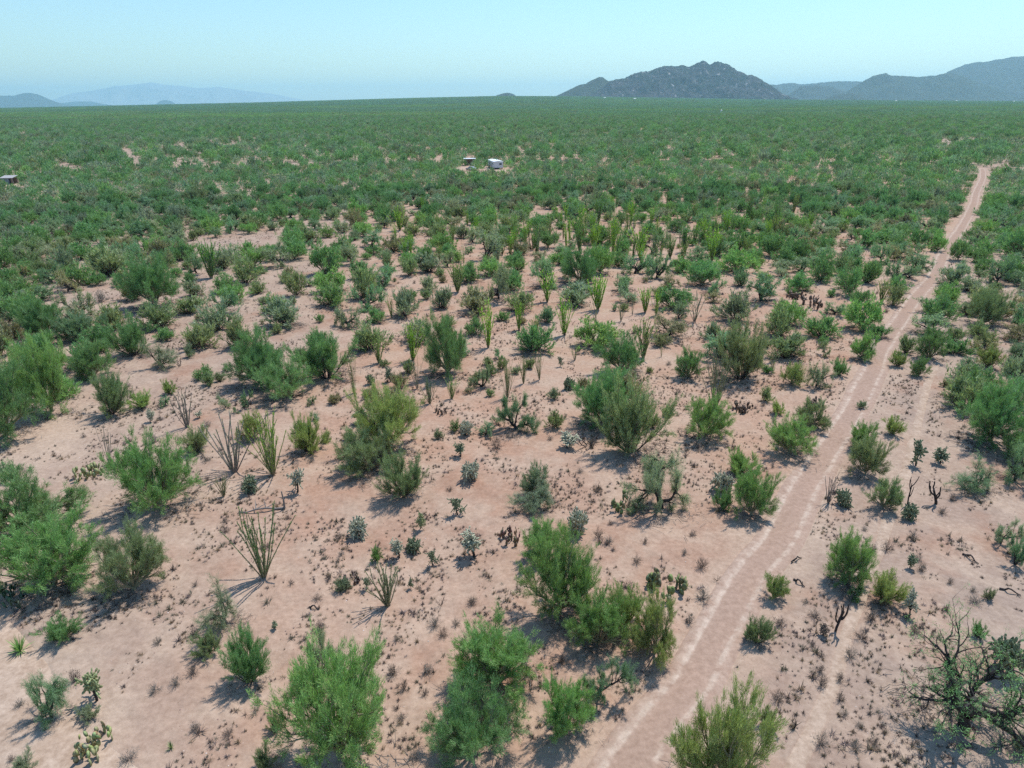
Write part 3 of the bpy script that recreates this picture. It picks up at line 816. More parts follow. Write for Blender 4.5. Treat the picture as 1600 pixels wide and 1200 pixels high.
# ------------------------------------------------------------------ what stands where: kind tone, foot pixel x y, width and height in pixels of the photograph | own label
# kinds: P palo verde, C creosote, M mesquite, O green ocotillo, o pale ocotillo, K cholla, k bare cholla, N prickly pear, R rosette, S grey shrub, D dead shrub
# tones: 0 bright green, 1 deep green, 2 olive, 3 blue green, 4 grey green, 5 yellow green, 6 whitish, 7 brown
PLANTS = """
P0 250 812 125 125 | bright green palo verde with a deep dark hollow under its left side, beside open sand
P1 45 852 150 112 | dark green palo verde spreading past the left edge above the ragged bush
P0 95 940 155 125 | broad bright palo verde leaning over dark shade in the lower left clump
P2 215 942 110 108 | thinner palo verde with bare pinkish twigs on the right end of the lower left clump
P1 15 695 112 125
P0 85 652 95 125 | tall bright palo verde above the pale sand by the left edge
C2 176 652 62 70
C5 224 642 40 30
K6 235 660 14 25
o4 293 670 26 66 | narrow pale ocotillo with whitish stems next to dead twigs
o4 172 727 34 66 | lone narrow pale ocotillo leaning right on open sand
o4 367 740 70 98 | wide pale ocotillo with many splayed bare stems
C2 308 712 46 42
N5 138 747 30 26 | yellowish prickly pear clump alone on sand above the bright palo verde
S4 242 692 22 18
K4 205 722 10 28
O2 350 776 22 36
M3 22 748 46 36
O1 413 905 66 106 | big dark green ocotillo fanned out on bare sand below the fallen branch
O0 427 744 58 98 | tall open ocotillo beside the yellow green bush
P5 397 692 46 60
C5 481 710 56 60
K6 465 772 27 42
K4 560 662 32 26
P5 605 716 108 112 | open palo verde on thin grey trunks above the shaded mesquite
P2 572 750 92 76 | low palo verde over a grey tangle of dead wood
C2 632 787 70 74 | round olive bush below the open palo verde
D7 605 722 40 40
D7 673 757 18 36
K6 728 682 22 26
K4 720 716 20 28
K6 735 754 24 36
K4 715 805 24 30
K5 657 825 16 33 | slim cholla with a crooked bare trunk and one small head
K6 563 840 24 36
C0 588 877 24 44 | small bright green upright bush alone among chollas
K6 624 870 24 36
K4 645 860 17 26
K4 676 880 18 28
K6 741 871 38 48 | white-headed cholla with a dense round crown on a dark trunk
N7 800 850 26 24 | brown prickly pear above the roadside palo verde pair
K6 900 838 30 42
M3 808 682 72 62 | small blue green mesquite with an arching dark limb on open sand
D7 690 947 24 40
S7 776 702 26 22
O4 606 947 62 66 | grey green bushy ocotillo throwing long thin shadow lines
P1 940 672 98 98 | dark rounded palo verde over deep shade in the middle clump
C2 985 718 104 122 | tall olive brown bush of bare upright stems beside the dark rounded palo verde
D7 920 700 70 36
P0 1100 694 78 74
O4 1117 640 34 80
K6 886 702 32 28
P4 838 782 52 54
M4 840 808 80 48
M4 1032 812 112 96 | open grey green mesquite with a dark forked trunk left of the road
P0 1172 816 72 80 | bright upright palo verde at the road's edge beside a pale cholla
C1 1130 802 34 52
K6 1130 768 22 38
C0 1155 745 58 44
P0 850 890 72 66
P0 872 986 120 140 | full round palo verde with a dark forked trunk, upper of the roadside clump
N2 1036 930 44 36
D7 1120 908 14 36
P5 978 996 66 72
P5 1022 1040 82 100 | palo verde leaning towards the road on a bare trunk, rightmost of the roadside clump
P0 932 1030 92 92
M3 932 1112 88 82 | dense blue green mesquite in the middle of the roadside clump
P0 884 1162 82 104
P0 780 1112 152 124 | widest palo verde on the left flank of the roadside clump
P1 742 1218 150 125 | dark shaded palo verde at the bottom of the roadside clump
P5 1115 1292 168 178 | yellow green spreading bush at the bottom edge beside the road
C2 1182 1012 42 44
P0 538 1232 190 185 | huge bright feathery bush at the bottom edge with straw coloured tips
M4 496 1080 76 78
C2 435 1148 30 32
C2 414 1210 42 40
R0 33 1020 50 34 | bright blade leaved rosette at the foot of the left clump
C1 102 1008 56 46
N3 12 950 36 32
M4 354 990 66 72
C2 328 1030 46 42
C1 394 1076 70 92 | dense deep green bush leaning left on the open sand
M3 86 1134 72 78
K5 152 1098 42 52 | tree cholla with a curved bare trunk and drooping pale heads near the corner track
C4 140 1130 36 26
N5 150 1174 62 28
R2 268 1170 20 30
S4 276 1073 22 14
C4 40 1215 46 34
P5 1208 942 42 66
P0 1322 925 70 92 | bright palo verde standing over a leafless candelabra cholla
M1 1330 945 48 44
k7 1305 988 28 50 | leafless candelabra cholla with upturned dark arms
C5 1378 948 56 56
K6 1420 966 22 46
M1 1490 1180 235 190 | huge gnarled mesquite with black twisted limbs in the corner
C1 1525 1002 26 40
K4 1561 1050 54 60 | large shaggy domed cholla above the huge gnarled mesquite
C4 1590 1180 30 40
S4 1328 1028 22 24
S7 1282 1073 22 24
D7 1240 1140 34 36
S4 1282 1165 28 44
C2 1198 1145 36 42
S7 1312 1095 18 22
K7 1285 995 18 20
S7 1345 1000 26 18
P0 1232 718 78 66
P2 1265 673 56 48
C0 1341 703 52 44
P2 1350 750 62 66
P2 1378 800 50 72 | thin palo verde on a long leaning bare trunk between road and footpath
C5 1393 682 30 32
o7 1294 787 20 50 | dark leaning ocotillo of few stems at the road's right edge
K4 1317 790 26 30
K4 1431 728 26 42
K4 1469 725 26 30
k7 1418 788 12 48 | bare upright cholla pole with one short side arm by the footpath
k7 1462 788 30 40
K4 1420 812 24 28
K4 1421 890 18 26
P1 1543 700 112 112 | big dark dome of a palo verde far right of the footpath
P1 1592 728 62 64
M3 1520 775 70 54
M3 1582 760 72 70
M4 1562 855 50 58
M3 1586 888 48 54
C4 1545 940 20 40
P1 1240 410 40 38
P1 1283 442 54 48
M3 1190 476 60 50
P1 1326 466 50 48
C1 1352 444 36 36
M3 1328 416 52 36
M3 1375 414 46 34
M3 1430 430 50 36
P1 1434 386 28 30
P0 1464 394 30 34
P1 1496 408 32 36
M3 1556 446 42 52
P1 1590 405 62 50
P1 1342 484 32 30
P0 1350 518 56 54 | tallest of the bright bushes crowding the left edge of the road bend
P0 1346 564 42 46
C1 1372 530 36 22
C2 1217 530 52 54
C1 1284 532 60 28
C2 1395 480 32 42
O2 1376 474 20 38
P1 1462 508 52 48
P2 1535 512 66 60
M3 1590 515 42 62
C2 1415 554 28 42
P1 1452 564 46 54
C5 1402 574 24 32
P1 1435 590 30 36
C2 1492 536 26 24
C2 1540 544 32 30
M3 1586 575 52 50
C5 1545 578 40 34
C5 1578 588 34 26
P5 1237 604 36 50
M4 1274 606 38 46
C1 1310 588 26 36
M4 1288 560 24 30
o2 1206 578 20 36
C5 1212 648 24 22
N7 1243 468 20 14
N7 1266 482 32 14
N7 1270 636 24 18
D7 1418 617 16 22
O1 838 396 18 38
O1 905 394 16 48
O0 928 393 16 44
O0 957 402 16 62
O0 1000 404 28 52
O1 1047 402 18 36
O1 1070 393 22 46
O0 1112 408 26 54 | full green ocotillo standing clear at the right end of the ocotillo stand
P1 905 446 70 58
P0 938 430 44 44
M3 1025 438 42 40
P0 1150 429 62 42
C3 1156 449 28 28
M3 850 454 62 50
O0 855 473 24 52
O0 934 484 26 58
O0 882 524 24 64
O0 811 514 18 46
O2 838 523 22 30
C3 855 506 32 28
O0 1008 488 18 42
O0 1025 493 14 46
o2 988 493 8 46
o4 1085 503 28 48
M4 1062 501 28 40
o2 970 503 18 46
o2 930 508 16 42
P1 970 590 70 66 | compact deep green palo verde next to a leaning ocotillo
O2 1005 560 30 62
P1 1076 594 44 70
C2 1156 598 84 96 | big untidy olive bush with reddish bare stems over black shade
O4 1118 600 22 56
O2 793 622 22 66
O2 818 598 14 46
O2 843 593 14 46
o2 898 563 18 30
o2 1033 558 10 30
o2 1090 590 16 44
K4 888 608 14 24
K4 876 573 10 18
P1 408 608 92 92 | tall deep green half of the double palo verde left of centre
P1 446 632 92 72 | low right half of the double palo verde left of centre
C1 512 600 92 78
P1 500 556 36 42
C4 447 514 60 48
P1 508 430 52 50
C2 462 464 38 50
M4 440 420 46 42
M4 550 416 36 42
C1 520 482 60 40
C2 570 470 46 52
M4 545 514 42 36
P1 590 504 32 26
O2 612 496 12 34
C4 634 496 52 46
O2 715 458 24 50
P1 700 594 78 100 | tall narrow palo verde at the centre with a green ocotillo on its left
O0 645 564 28 62
O2 592 568 20 44
O2 553 614 16 62
O0 763 543 24 78 | slender bright ocotillo taller than the chollas near it
O3 672 633 22 46
O0 706 624 20 36
o2 652 608 22 56
K4 610 598 14 26
K4 578 600 8 18
M4 750 609 36 34
M4 780 474 62 62
C4 690 484 32 40
M4 765 408 56 50
C2 640 433 28 40
C2 605 418 20 36
M4 700 418 26 30
P1 246 486 86 84 | tall deep green palo verde alone above open sand left of centre
C2 213 472 46 40
P1 74 534 66 64
M4 30 480 42 26
P1 8 425 40 44
C4 105 430 42 46
C2 175 434 62 46
C2 70 434 26 36
O1 330 434 30 62
C2 385 444 46 46
S4 158 473 28 20
C3 125 535 72 48
P1 150 594 62 62
C1 212 560 66 62
M4 256 578 52 46
D7 281 573 26 46
C2 315 548 56 42
C2 375 549 56 50
C4 305 463 30 24
C5 265 618 22 26
K6 312 655 12 14
N7 552 905 10 16
K4 541 918 14 20
K4 573 918 12 22
K4 642 918 10 20
N7 1160 642 28 16
S7 985 800 26 22
N2 978 798 38 30
N7 690 648 16 12
K4 395 770 20 30
S7 1095 888 22 22
S4 1098 938 28 20
S4 1078 975 18 18
S7 935 845 20 20
S7 924 700 16 16
S7 932 770 18 16
S7 632 1078 20 24
S7 570 1035 20 18
C4 535 925 22 24
R2 1072 920 18 18
S4 1425 845 18 16
S7 1330 875 30 22
S4 1440 895 18 16
S7 1385 860 20 30
S4 1395 780 18 28
C4 1345 640 18 14
K4 430 985 12 14
C4 1165 1000 14 20
P1 1210 355 30 44
P1 1180 352 26 46
O1 1165 352 18 52
O1 1212 358 14 50
O0 985 352 14 44
O1 935 350 14 46
O0 625 360 20 40
"""
LOGS = """
445 797 -74 6 0.13 | fallen grey branch with an upright broken stub lying on open sand
1240 906 16 12 0.10 | short black forked log beside the road's right side
1237 880 14 -8 0.09 | small charred stick lying between the road and the palo verde
1150 1128 -9 -20 0.13 | single dark post like log lying near the roadside spreading bush
1505 868 22 14 0.10 | dark forked dead limb on grey sand right of the footpath
482 950 18 2 0.09 | short dark stick lying on the open sand
1560 920 34 12 0.10 | long dead branch at the edge of the mesquite thicket
"""
TONES = {'0': ((.205, .365, .115), 'bright green'), '1': ((.158, .308, .122), 'deep green'), '2': ((.235, .30, .155), 'olive'), '3': ((.178, .30, .185), 'blue green'),
         '4': ((.25, .31, .22), 'grey green'), '5': ((.285, .375, .13), 'yellow green'), '6': ((.46, .46, .33), 'whitish'), '7': ((.165, .115, .085), 'brown'), '8': ((.27, .26, .165), 'dusty brown')}
TONES = {k: (tuple(k_ * (.88 * c + .12 * (.3 * col[0] + .6 * col[1] + .1 * col[2])) for c, k_ in zip(col, (1.13, 1.10, .96))), n_) for k, (col, n_) in TONES.items()}     # dusty leaves
# ------------------------------------------------------------------ placing the plants, naming and describing each
KIND = {'P': ('palo_verde_tree', 'tree', 'palo verde', 'palo verdes over the plain'), 'C': ('creosote_bush', 'bush', 'creosote bush', 'creosote bushes over the plain'),
        'M': ('mesquite_tree', 'tree', 'mesquite', 'mesquites over the plain'), 'O': ('ocotillo', 'ocotillo', 'ocotillo', 'ocotillos on the plain'), 'o': ('ocotillo', 'ocotillo', 'sparse ocotillo', 'ocotillos on the plain'),
        'K': ('cholla_cactus', 'cactus', 'cholla', 'chollas on the sand'), 'k': ('cholla_cactus', 'cactus', 'bare cholla', 'chollas on the sand'), 'N': ('prickly_pear_cactus', 'cactus', 'prickly pear', 'prickly pears on the sand'),
        'R': ('agave_plant', 'plant', 'spiky rosette', 'spiky rosettes on the sand'), 'S': ('desert_shrub', 'shrub', 'twiggy shrub', 'small dry shrubs on the sand'), 'D': ('dead_shrub', 'shrub', 'dead shrub', 'dead shrubs on the sand')}
TONES_K = {'4': ((.225, .26, .15), 'pale green'), '6': ((.45, .44, .31), 'whitish'), '5': ((.33, .36, .17), 'yellow green'), '7': ((.19, .14, .105), 'brownish'), '2': ((.20, .24, .11), 'olive'), '3': ((.10, .16, .10), 'blue green'), '1': ((.1, .16, .07), 'deep green')}
TONES_O = {'0': ((.29, .50, .05), 'bright green'), '1': ((.14, .29, .065), 'deep green'), '2': ((.27, .35, .10), 'olive'), '3': ((.11, .24, .12), 'blue green'), '4': ((.28, .33, .2), 'grey green'), '7': ((.11, .105, .08), 'dark')}
TONES_S = {'4': ((.21, .19, .17), 'grey'), '7': ((.15, .115, .10), 'brown')}

LANDMARKS = [(410, 800, 'the fallen grey branch'), (413, 905, 'the ocotillo fanned on bare sand'), (367, 740, 'the wide splayed pale ocotillo'), (172, 727, 'the lone leaning pale ocotillo'),
    (250, 812, 'the palo verde over the dark hollow'), (95, 940, 'the lower left palo verde clump'), (152, 1098, 'the curved tree cholla'), (538, 1200, 'the huge feathery bush'), (741, 871, 'the white-headed cholla'),
    (605, 716, 'the open thin-trunked palo verde'), (808, 682, 'the small arching mesquite'), (940, 672, 'the dark rounded palo verde'), (1032, 812, 'the fork-trunked mesquite'), (1172, 816, 'the palo verde paired with pale cholla'),
    (872, 986, 'the roadside palo verde clump'), (1307, 985, 'the candelabra cholla'), (1482, 1150, 'the huge gnarled mesquite'), (1543, 700, 'the big dark dome by the footpath'), (1378, 800, 'the tree on a leaning trunk'),
    (1350, 518, 'the bright bushes at the road bend'), (1156, 598, 'the untidy reddish-stemmed bush'), (970, 590, 'the palo verde touching a leaning ocotillo'), (700, 594, 'the tall narrow palo verde'),
    (430, 620, 'the double palo verde'), (246, 486, 'the lone tall palo verde'), (85, 652, 'the tall palo verde by pale sand'), (1112, 408, 'the last ocotillo of the stand'), (950, 400, 'the thick of the ocotillo stand'),
    (905, 446, 'the dense bush behind ocotillos'), (771, 264, 'the white trailer'), (733, 258, 'the flat roofed shed'), (14, 287, 'the grey shack'), (1532, 268, 'the far end of the road'), (1490, 374, 'the upper stretch of road'),
    (370, 380, 'the big bare sand patch'), (1283, 442, 'the round bush on bare sand'), (1590, 405, 'the dark thicket at the right edge')]
ORD = ['', 'second', 'third', 'fourth', 'fifth', 'sixth', 'seventh', 'eighth', 'ninth', 'tenth', 'eleventh', 'twelfth', 'thirteenth', 'fourteenth', 'fifteenth', 'sixteenth', 'seventeenth', 'eighteenth', 'nineteenth', 'twentieth']

ITEMS = []          # every countable plant: dict
OCC = {}            # coarse map of taken ground
def occupy(x, y, r):
    OCC.setdefault((int(x // 8), int(y // 8)), []).append((x, y, r))
def free(x, y, r, k=0.8):
    ix, iy = int(x // 8), int(y // 8)
    for i in (ix - 1, ix, ix + 1):
        for j in (iy - 1, iy, iy + 1):
            for (a, b, q) in OCC.get((i, j), ()):
                if (a - x) ** 2 + (b - y) ** 2 < (k * (r + q)) ** 2:
                    return False
    return True

def add_item(kind, tone, px, py, w, h, label=None):
    x, y, dep = at(px, py)
    th = math.atan2(EYE.z, math.hypot(x, y))
    wm = w / FPX * dep; E = h / FPX * dep
    if kind in 'PCMN':
        back = 0.30 * wm * (1 if kind != 'N' else .6)
        hm = (E - (0.40 if kind == 'P' else 0.42) * wm * math.sin(th)) / math.cos(th)
        hm = min(max(hm, 0.55 * wm), 1.3 * wm)
        if w < 60 and kind != 'N': hm = min(max(hm, .55 * wm), 1.0 * wm)
    else:
        back = 0.08 * wm
        hm = E / math.cos(th) * (0.97 if kind in 'Oo' else .9)
        if kind in 'SRD': hm = min(hm, .95 * wm)
    d = math.hypot(x, y)
    x += x / d * back; y += y / d * back
    near = (kind in 'PCM' and (w >= 64 or py >= 560)) or (kind in 'Oo' and py >= 585) or kind in 'Kk' or (kind == 'N' and py > 760)
    ITEMS.append(dict(kind=kind, tone=tone, x=x, y=y, w=wm, h=hm, px=px, py=py, wpx=w, label=label, near=near, hand=True))
    occupy(x, y, wm * .5 if kind in 'PCM' else wm * .35)

for line in PLANTS.strip().splitlines():
    head, _, lab = line.partition('|')
    a, px, py, w, h = head.split()
    add_item(a[0], a[1], float(px), float(py), float(w), float(h), lab.strip() or None)

# --- the rest of the scrub: dart throwing, outwards from the camera, with the density the photograph shows
AXIS_L = RAD(43)
def spacing(px, py, x, y):
    """mean room that one bush takes at this place, in metres"""
    if py < 345: s = 6.0 if py < 312 or not 820 < px < 1270 else 8.0
    elif py < 430: s = float(np.interp(px, [0, 380, 520, 1130, 1230, 1600], [5.2, 6.4, 11.5, 11.5, 8.0, 6.6]))
    elif py < 640: s = float(np.interp(px, [0, 120, 330, 1180, 1400, 1600], [5.4, 7.0, 14, 15, 10.5, 6.4]))
    else: s = 0
    return s
def blocked(x, y):
    X, Y = np.array([x]), np.array([y])
    return False
roadx = lambda y: np.interp(y, ROAD[:, 1], ROAD[:, 0])
CLEAR = [(*at(735, 262)[:2], 5.5), (*at(774, 265)[:2], 7), (*at(722, 264)[:2], 4), (*at(735, 269)[:2], 5), (*at(726, 267)[:2], 4), (*at(750, 272)[:2], 5), (*at(776, 271)[:2], 6), (*at(790, 273)[:2], 4), (*at(24, 297)[:2], 3), (*at(16, 290)[:2], 5.5), (*at(30, 290)[:2], 3.5)]
for px_, py_, r_ in ((370, 380, 9), (150, 470, 6), (640, 330, 4), (850, 335, 4), (1330, 390, 3)):
    CLEAR.append((*at(px_, py_)[:2], r_))
def open_ground(x, y, r):
    if y < ROAD[-1, 1] and abs(x - roadx(y)) < 2.0 + 0.75 * r: return True
    if 40 < y < PATH[-1, 1] and abs(x - np.interp(y, PATH[:, 1], PATH[:, 0])) < .4 + .6 * r: return True
    return any((x - a) ** 2 + (y - b) ** 2 < (c + .5 * r) ** 2 for a, b, c in CLEAR)

FAR = []            # x, y, radius, kind, tone: beyond the countable ones
def throw(r0, r1, n, rmin):
    gg = np.random.default_rng(int(r0) + 7)
    rr = np.sqrt(gg.uniform(r0 ** 2, r1 ** 2, n)); aa = gg.uniform(-AXIS_L, AXIS_L, n)
    xs, ys = rr * np.sin(aa), rr * np.cos(aa)
    thin = vnoise(xs, ys, 26, 6) + .5 * vnoise(xs, ys, 9, 7)
    mixn = vnoise(xs, ys, 33, 1)
    u = gg.random((n, 5))
    o = np.argsort(rr)
    for i in o:
        x, y = float(xs[i]), float(ys[i])
        px, py = to_px(x, y)
        s = spacing(px, py, x, y)
        if s == 0: continue
        if thin[i] > .5 and u[i, 4] < .65: continue
        size = (2.0 + 4.4 * u[i, 0] ** 1.1) * (1.0 if s < 5 else .85)
        q = u[i, 1] + .18 * mixn[i]
        kind = 'P' if q < .42 else 'C' if q < .72 else 'M'
        tone = {'P': '1101'[int(u[i, 2] * 4)], 'C': '21428142'[int(u[i, 2] * 8)], 'M': '34338334'[int(u[i, 2] * 8)]}[kind]
        r = size * .5
        if not free(x, y, max(r, s * .42 * (.7 + .6 * u[i, 3])), .74): continue
        if open_ground(x, y, r): continue
        occupy(x, y, r)
        FAR.append((x, y, size, kind, tone, u[i, 3]))
throw(48, 130, 9000, 0)
throw(130, 330, 26000, 0)

COUNT = {k: sum(1 for t in ITEMS if t['kind'] == k) for k in 'PCMOoKkNRSD'}
FAR.sort(key=lambda t: t[0] ** 2 + t[1] ** 2)
rest = []
LIMIT = {'P': 290, 'C': 215, 'M': 265}
for x, y, size, kind, tone, u in FAR:
    px, py = to_px(x, y)
    if -8 < px < 1608 and COUNT[kind] < LIMIT[kind]:
        COUNT[kind] += 1
        dep = (VIEW_INV @ (Vector((x, y, 0)) - EYE)).z * -1
        ITEMS.append(dict(kind=kind, tone=tone, x=x, y=y, w=size, h=size * (.56 + .26 * u), px=px, py=py, wpx=size * FPX / dep, label=None, near=False, hand=False))
    else:
        rest.append((x, y, size, kind, tone, u))

# a few more ocotillos in their stand, and dry shrubs on the sand
gg = np.random.default_rng(77)
n = 0
for _ in range(9000):
    px, py = gg.uniform(560, 1270), gg.uniform(312, 420)
    if n > 120: break
    if gg.random() > math.exp(-((px - 990) / 270) ** 2 - ((py - 372) / 45) ** 2): continue
    x, y, dep = at(px, py)
    if not free(x, y, .5, .55): continue
    n += 1; occupy(x, y, .5)
    ITEMS.append(dict(kind='O' if gg.random() < .75 else 'o', tone='0012'[int(gg.integers(0, 4))], x=x, y=y, w=gg.uniform(.9, 1.6), h=gg.uniform(3.2, 5.4), px=px, py=py, wpx=20, label=None, near=False, hand=False))
n = 0
for _ in range(3000):                      # half grown bushes between the big ones
    px, py = gg.uniform(150, 1560), 370 + 330 * gg.random() ** 1.2
    if n > 95: break
    x, y, dep = at(px, py)
    w = gg.uniform(.8, 1.7)
    if not free(x, y, w * .5, .95) or open_ground(x, y, w * .6): continue
    n += 1; occupy(x, y, w * .5)
    k = 'C' if n % 4 else 'M'
    ITEMS.append(dict(kind=k, tone=('214828' if k == 'C' else '348434')[int(gg.integers(0, 6))], x=x, y=y, w=w, h=w * gg.uniform(.6, 1.0), px=px, py=py, wpx=w * FPX / dep, label=None, near=False, hand=False))
n = 0
for _ in range(3000):
    px, py = gg.uniform(0, 1600), 400 + 800 * gg.random() ** 1.3
    if n > 150: break
    x, y, dep = at(px, py)
    if not free(x, y, .4, 1.0) or open_ground(x, y, .5): continue
    n += 1; occupy(x, y, .3)
    w = gg.uniform(.4, .85)
    ITEMS.append(dict(kind='S', tone='47'[int(gg.integers(0, 2))], x=x, y=y, w=w, h=w * gg.uniform(.55, .9), px=px, py=py, wpx=w * FPX / dep, label=None, near=False, hand=False))

def tone_of(it):
    k, t = it['kind'], it['tone']
    tab = TONES_K if k in 'KkN' else TONES_O if k in 'Oo' else TONES_S if k in 'SD' else TONES
    return tab.get(t, TONES[t])

def size_word(it):
    w, h, k = it['w'], it['h'], it['kind']
    if k in 'Oo': return 'short' if h < 2.6 else 'tall' if h > 4.3 else 'middling'
    if k in 'KkNRS': return 'tiny' if w < .55 else 'large' if w > 1.15 else 'small'
    if w < 1.9: return 'small'
    if h > .9 * w: return 'tall'
    if w > 3.9: return 'big'
    if h < .66 * w: return 'low'
    return 'midsize'

cells = {}
for it in ITEMS:
    if it['label']: continue
    best, bd = None, 1e9
    for lx, ly, ph in LANDMARKS:
        a, b, _ = at(lx, ly)
        dd = math.hypot(it['px'] - lx, 1.6 * (it['py'] - ly)) + .0 * math.hypot(a - it['x'], b - it['y'])
        if dd < bd: best, bd, off = ph, dd, (it['px'] - lx, it['py'] - ly)
    rel = ('left of' if off[0] < 0 else 'right of') if abs(off[0]) > 1.2 * abs(off[1]) else ('beyond' if off[1] < 0 else 'before')
    cells.setdefault((size_word(it), tone_of(it)[1] if it['kind'] != 'D' else 'leafless', it['kind'], rel, best), []).append((bd, id(it), it))
for (sz, tn, k, rel, ph), lst in cells.items():
    lst.sort(key=lambda q: q[:2])
    for i, (_, _, it) in enumerate(lst):
        nm = KIND[k][2]
        if len(lst) == 1: it['label'] = f'{sz} {tn} {nm} {rel} {ph}'
        elif i == 0: it['label'] = f'{sz} {tn} {nm} {rel} {ph}, the nearest such'
        else: it['label'] = f'{sz} {tn} {nm}, {ORD[min(i, 19)]} such {rel} {ph}'

for it in ITEMS:
    if len(it['label'].split()) > 16: it['label'] = ' '.join(w for w in it['label'].split() if w != 'such')
BIGM = make_proto('G', 343, 'near')
turn = {}
def plant(it):
    k = it['kind']; name, cat, noun, grp = KIND[k]
    col = list(tone_of(it)[0]); g = random.Random(int(it['x'] * 91 + it['y'] * 37))
    if k in 'PCMOo':
        f = g.uniform(.86, 1.15); col = [c * f for c in col]; col[0] *= g.uniform(.92, 1.1)
    z = hz1(it['x'], it['y'])
    lod = 'near' if (it['near'] or k in 'KkD') else 'mid'
    lst = PRO.get((k, lod)) or PRO[(k, 'mid')]
    turn[(k, lod)] = turn.get((k, lod), -1) + 1
    pr = lst[turn[(k, lod)] % len(lst)]
    if it['label'].startswith('huge gnarled'): pr = BIGM
    if it['label'].startswith('tree cholla') or it['label'].startswith('white-headed'): pr = PRO[('K', 'near')][0 if it['label'].startswith('white') else 2]
    if k == 'k' and 'pole' in it['label']: pr = PRO[('k', 'near')][1]
    sx = it['w'] / pr.w; sz = it['h'] / pr.h
    if k in 'Oo': sx = min(max(sx, .36 * sz), 1.5 * sz)
    if k == 'N': sz = max(sz, .8 * sx)
    if k in 'KkN': sx = min(max(sx, .6 * sz), 1.6 * sz)
    sy = sx * g.uniform(.88, 1.12)
    rot = g.uniform(0, 6.283)
    if hasattr(pr, 'whole') or (k == 'D') or (k == 'k'):
        if hasattr(pr, 'whole') and not (k == 'N' and it['near']):
            o = link(name, pr.whole)
        elif k == 'D':
            o = link(name, pr.wood)
        elif k == 'k':
            o = link(name, None); link('trunk', pr.wood, o)
        else:
            o = link(name, None)
            for m in pad_layout(800 + lst.index(pr), 48):
                p = link('pad', PAD, o); p.matrix_local = m; p.color = (*[c * g.uniform(.8, 1.2) for c in col], 1)
    else:
        o = link(name, None)
        if k in 'Oo':
            for me in pr.stems:
                p = link('stem', me, o); p.color = (*col, 1)
        else:
            link('trunk' if k in 'PMKk' else 'branch_frame', pr.wood, o)
            if pr.crown:
                p = link('crown', pr.crown, o); p.color = (*col, 1)
    o.color = (*col, 1)
    o.location = (it['x'], it['y'], z - .02)
    o.rotation_euler = (g.gauss(0, .04), g.gauss(0, .04), rot)
    o.scale = (sx, sy, sz)
    tag(o, it['label'], cat, grp)
for it in ITEMS:
    plant(it)

# ------------------------------------------------------------------ uncounted cover, each as one object scattered with geometry nodes
def proto_collection(name, items):
    col = bpy.data.collections.new(name)      # holds the sources only; not linked into the scene
    for i, (me, c) in enumerate(items):
        me = me.copy()
        for k, m in enumerate(me.materials):
            if m.name in ('leaf', 'leaf_thin', 'dry_twig'):
                me.materials[k] = toned({'dry_twig': 'dry'}.get(m.name, m.name), c if m.name == 'dry_twig' else (c[0] * .88, c[1] * .92, c[2] * 1.04))
        o = bpy.data.objects.new(f'{name}_{i:03d}', me); col.objects.link(o)
    return col

def scatter(name, P, rot, scl, idx, col, label):
    n = len(P)
    me = bpy.data.meshes.new(name)
    me.vertices.add(n); me.vertices.foreach_set('co', np.asarray(P, np.float32).ravel())
    for nm, typ, arr in (('turn', 'FLOAT', rot), ('pick', 'INT', idx)):
        a = me.attributes.new(nm, typ, 'POINT'); a.data.foreach_set('value', np.asarray(arr, np.float32 if typ == 'FLOAT' else np.int32))
    a = me.attributes.new('size', 'FLOAT_VECTOR', 'POINT'); a.data.foreach_set('vector', np.asarray(scl, np.float32).ravel())
    me.update()
    o = link(name, me)
    ng = bpy.data.node_groups.new(name, 'GeometryNodeTree')
    ng.interface.new_socket('Geometry', in_out='INPUT', socket_type='NodeSocketGeometry'); ng.interface.new_socket('Geometry', in_out='OUTPUT', socket_type='NodeSocketGeometry')
    N, L = ng.nodes, ng.links
    gi, go = N.new('NodeGroupInput'), N.new('NodeGroupOutput')
    ip = N.new('GeometryNodeInstanceOnPoints'); ci = N.new('GeometryNodeCollectionInfo')
    ci.inputs['Collection'].default_value = col; ci.inputs['Separate Children'].default_value = True; ci.inputs['Reset Children'].default_value = True
    ip.inputs['Pick Instance'].default_value = True
    def named(nm, typ):
        q = N.new('GeometryNodeInputNamedAttribute'); q.data_type = typ; q.inputs['Name'].default_value = nm; return q.outputs['Attribute']
    cx = N.new('ShaderNodeCombineXYZ'); L.new(named('turn', 'FLOAT'), cx.inputs['Z'])
    L.new(gi.outputs[0], ip.inputs['Points']); L.new(ci.outputs[0], ip.inputs['Instance']); L.new(named('pick', 'INT'), ip.inputs['Instance Index'])
    L.new(cx.outputs[0], ip.inputs['Rotation']); L.new(named('size', 'FLOAT_VECTOR'), ip.inputs['Scale']); L.new(ip.outputs[0], go.inputs[0])
    md = o.modifiers.new('scatter', 'NODES'); md.node_group = ng
    tag(o, label, None, None, 'stuff')
    return o

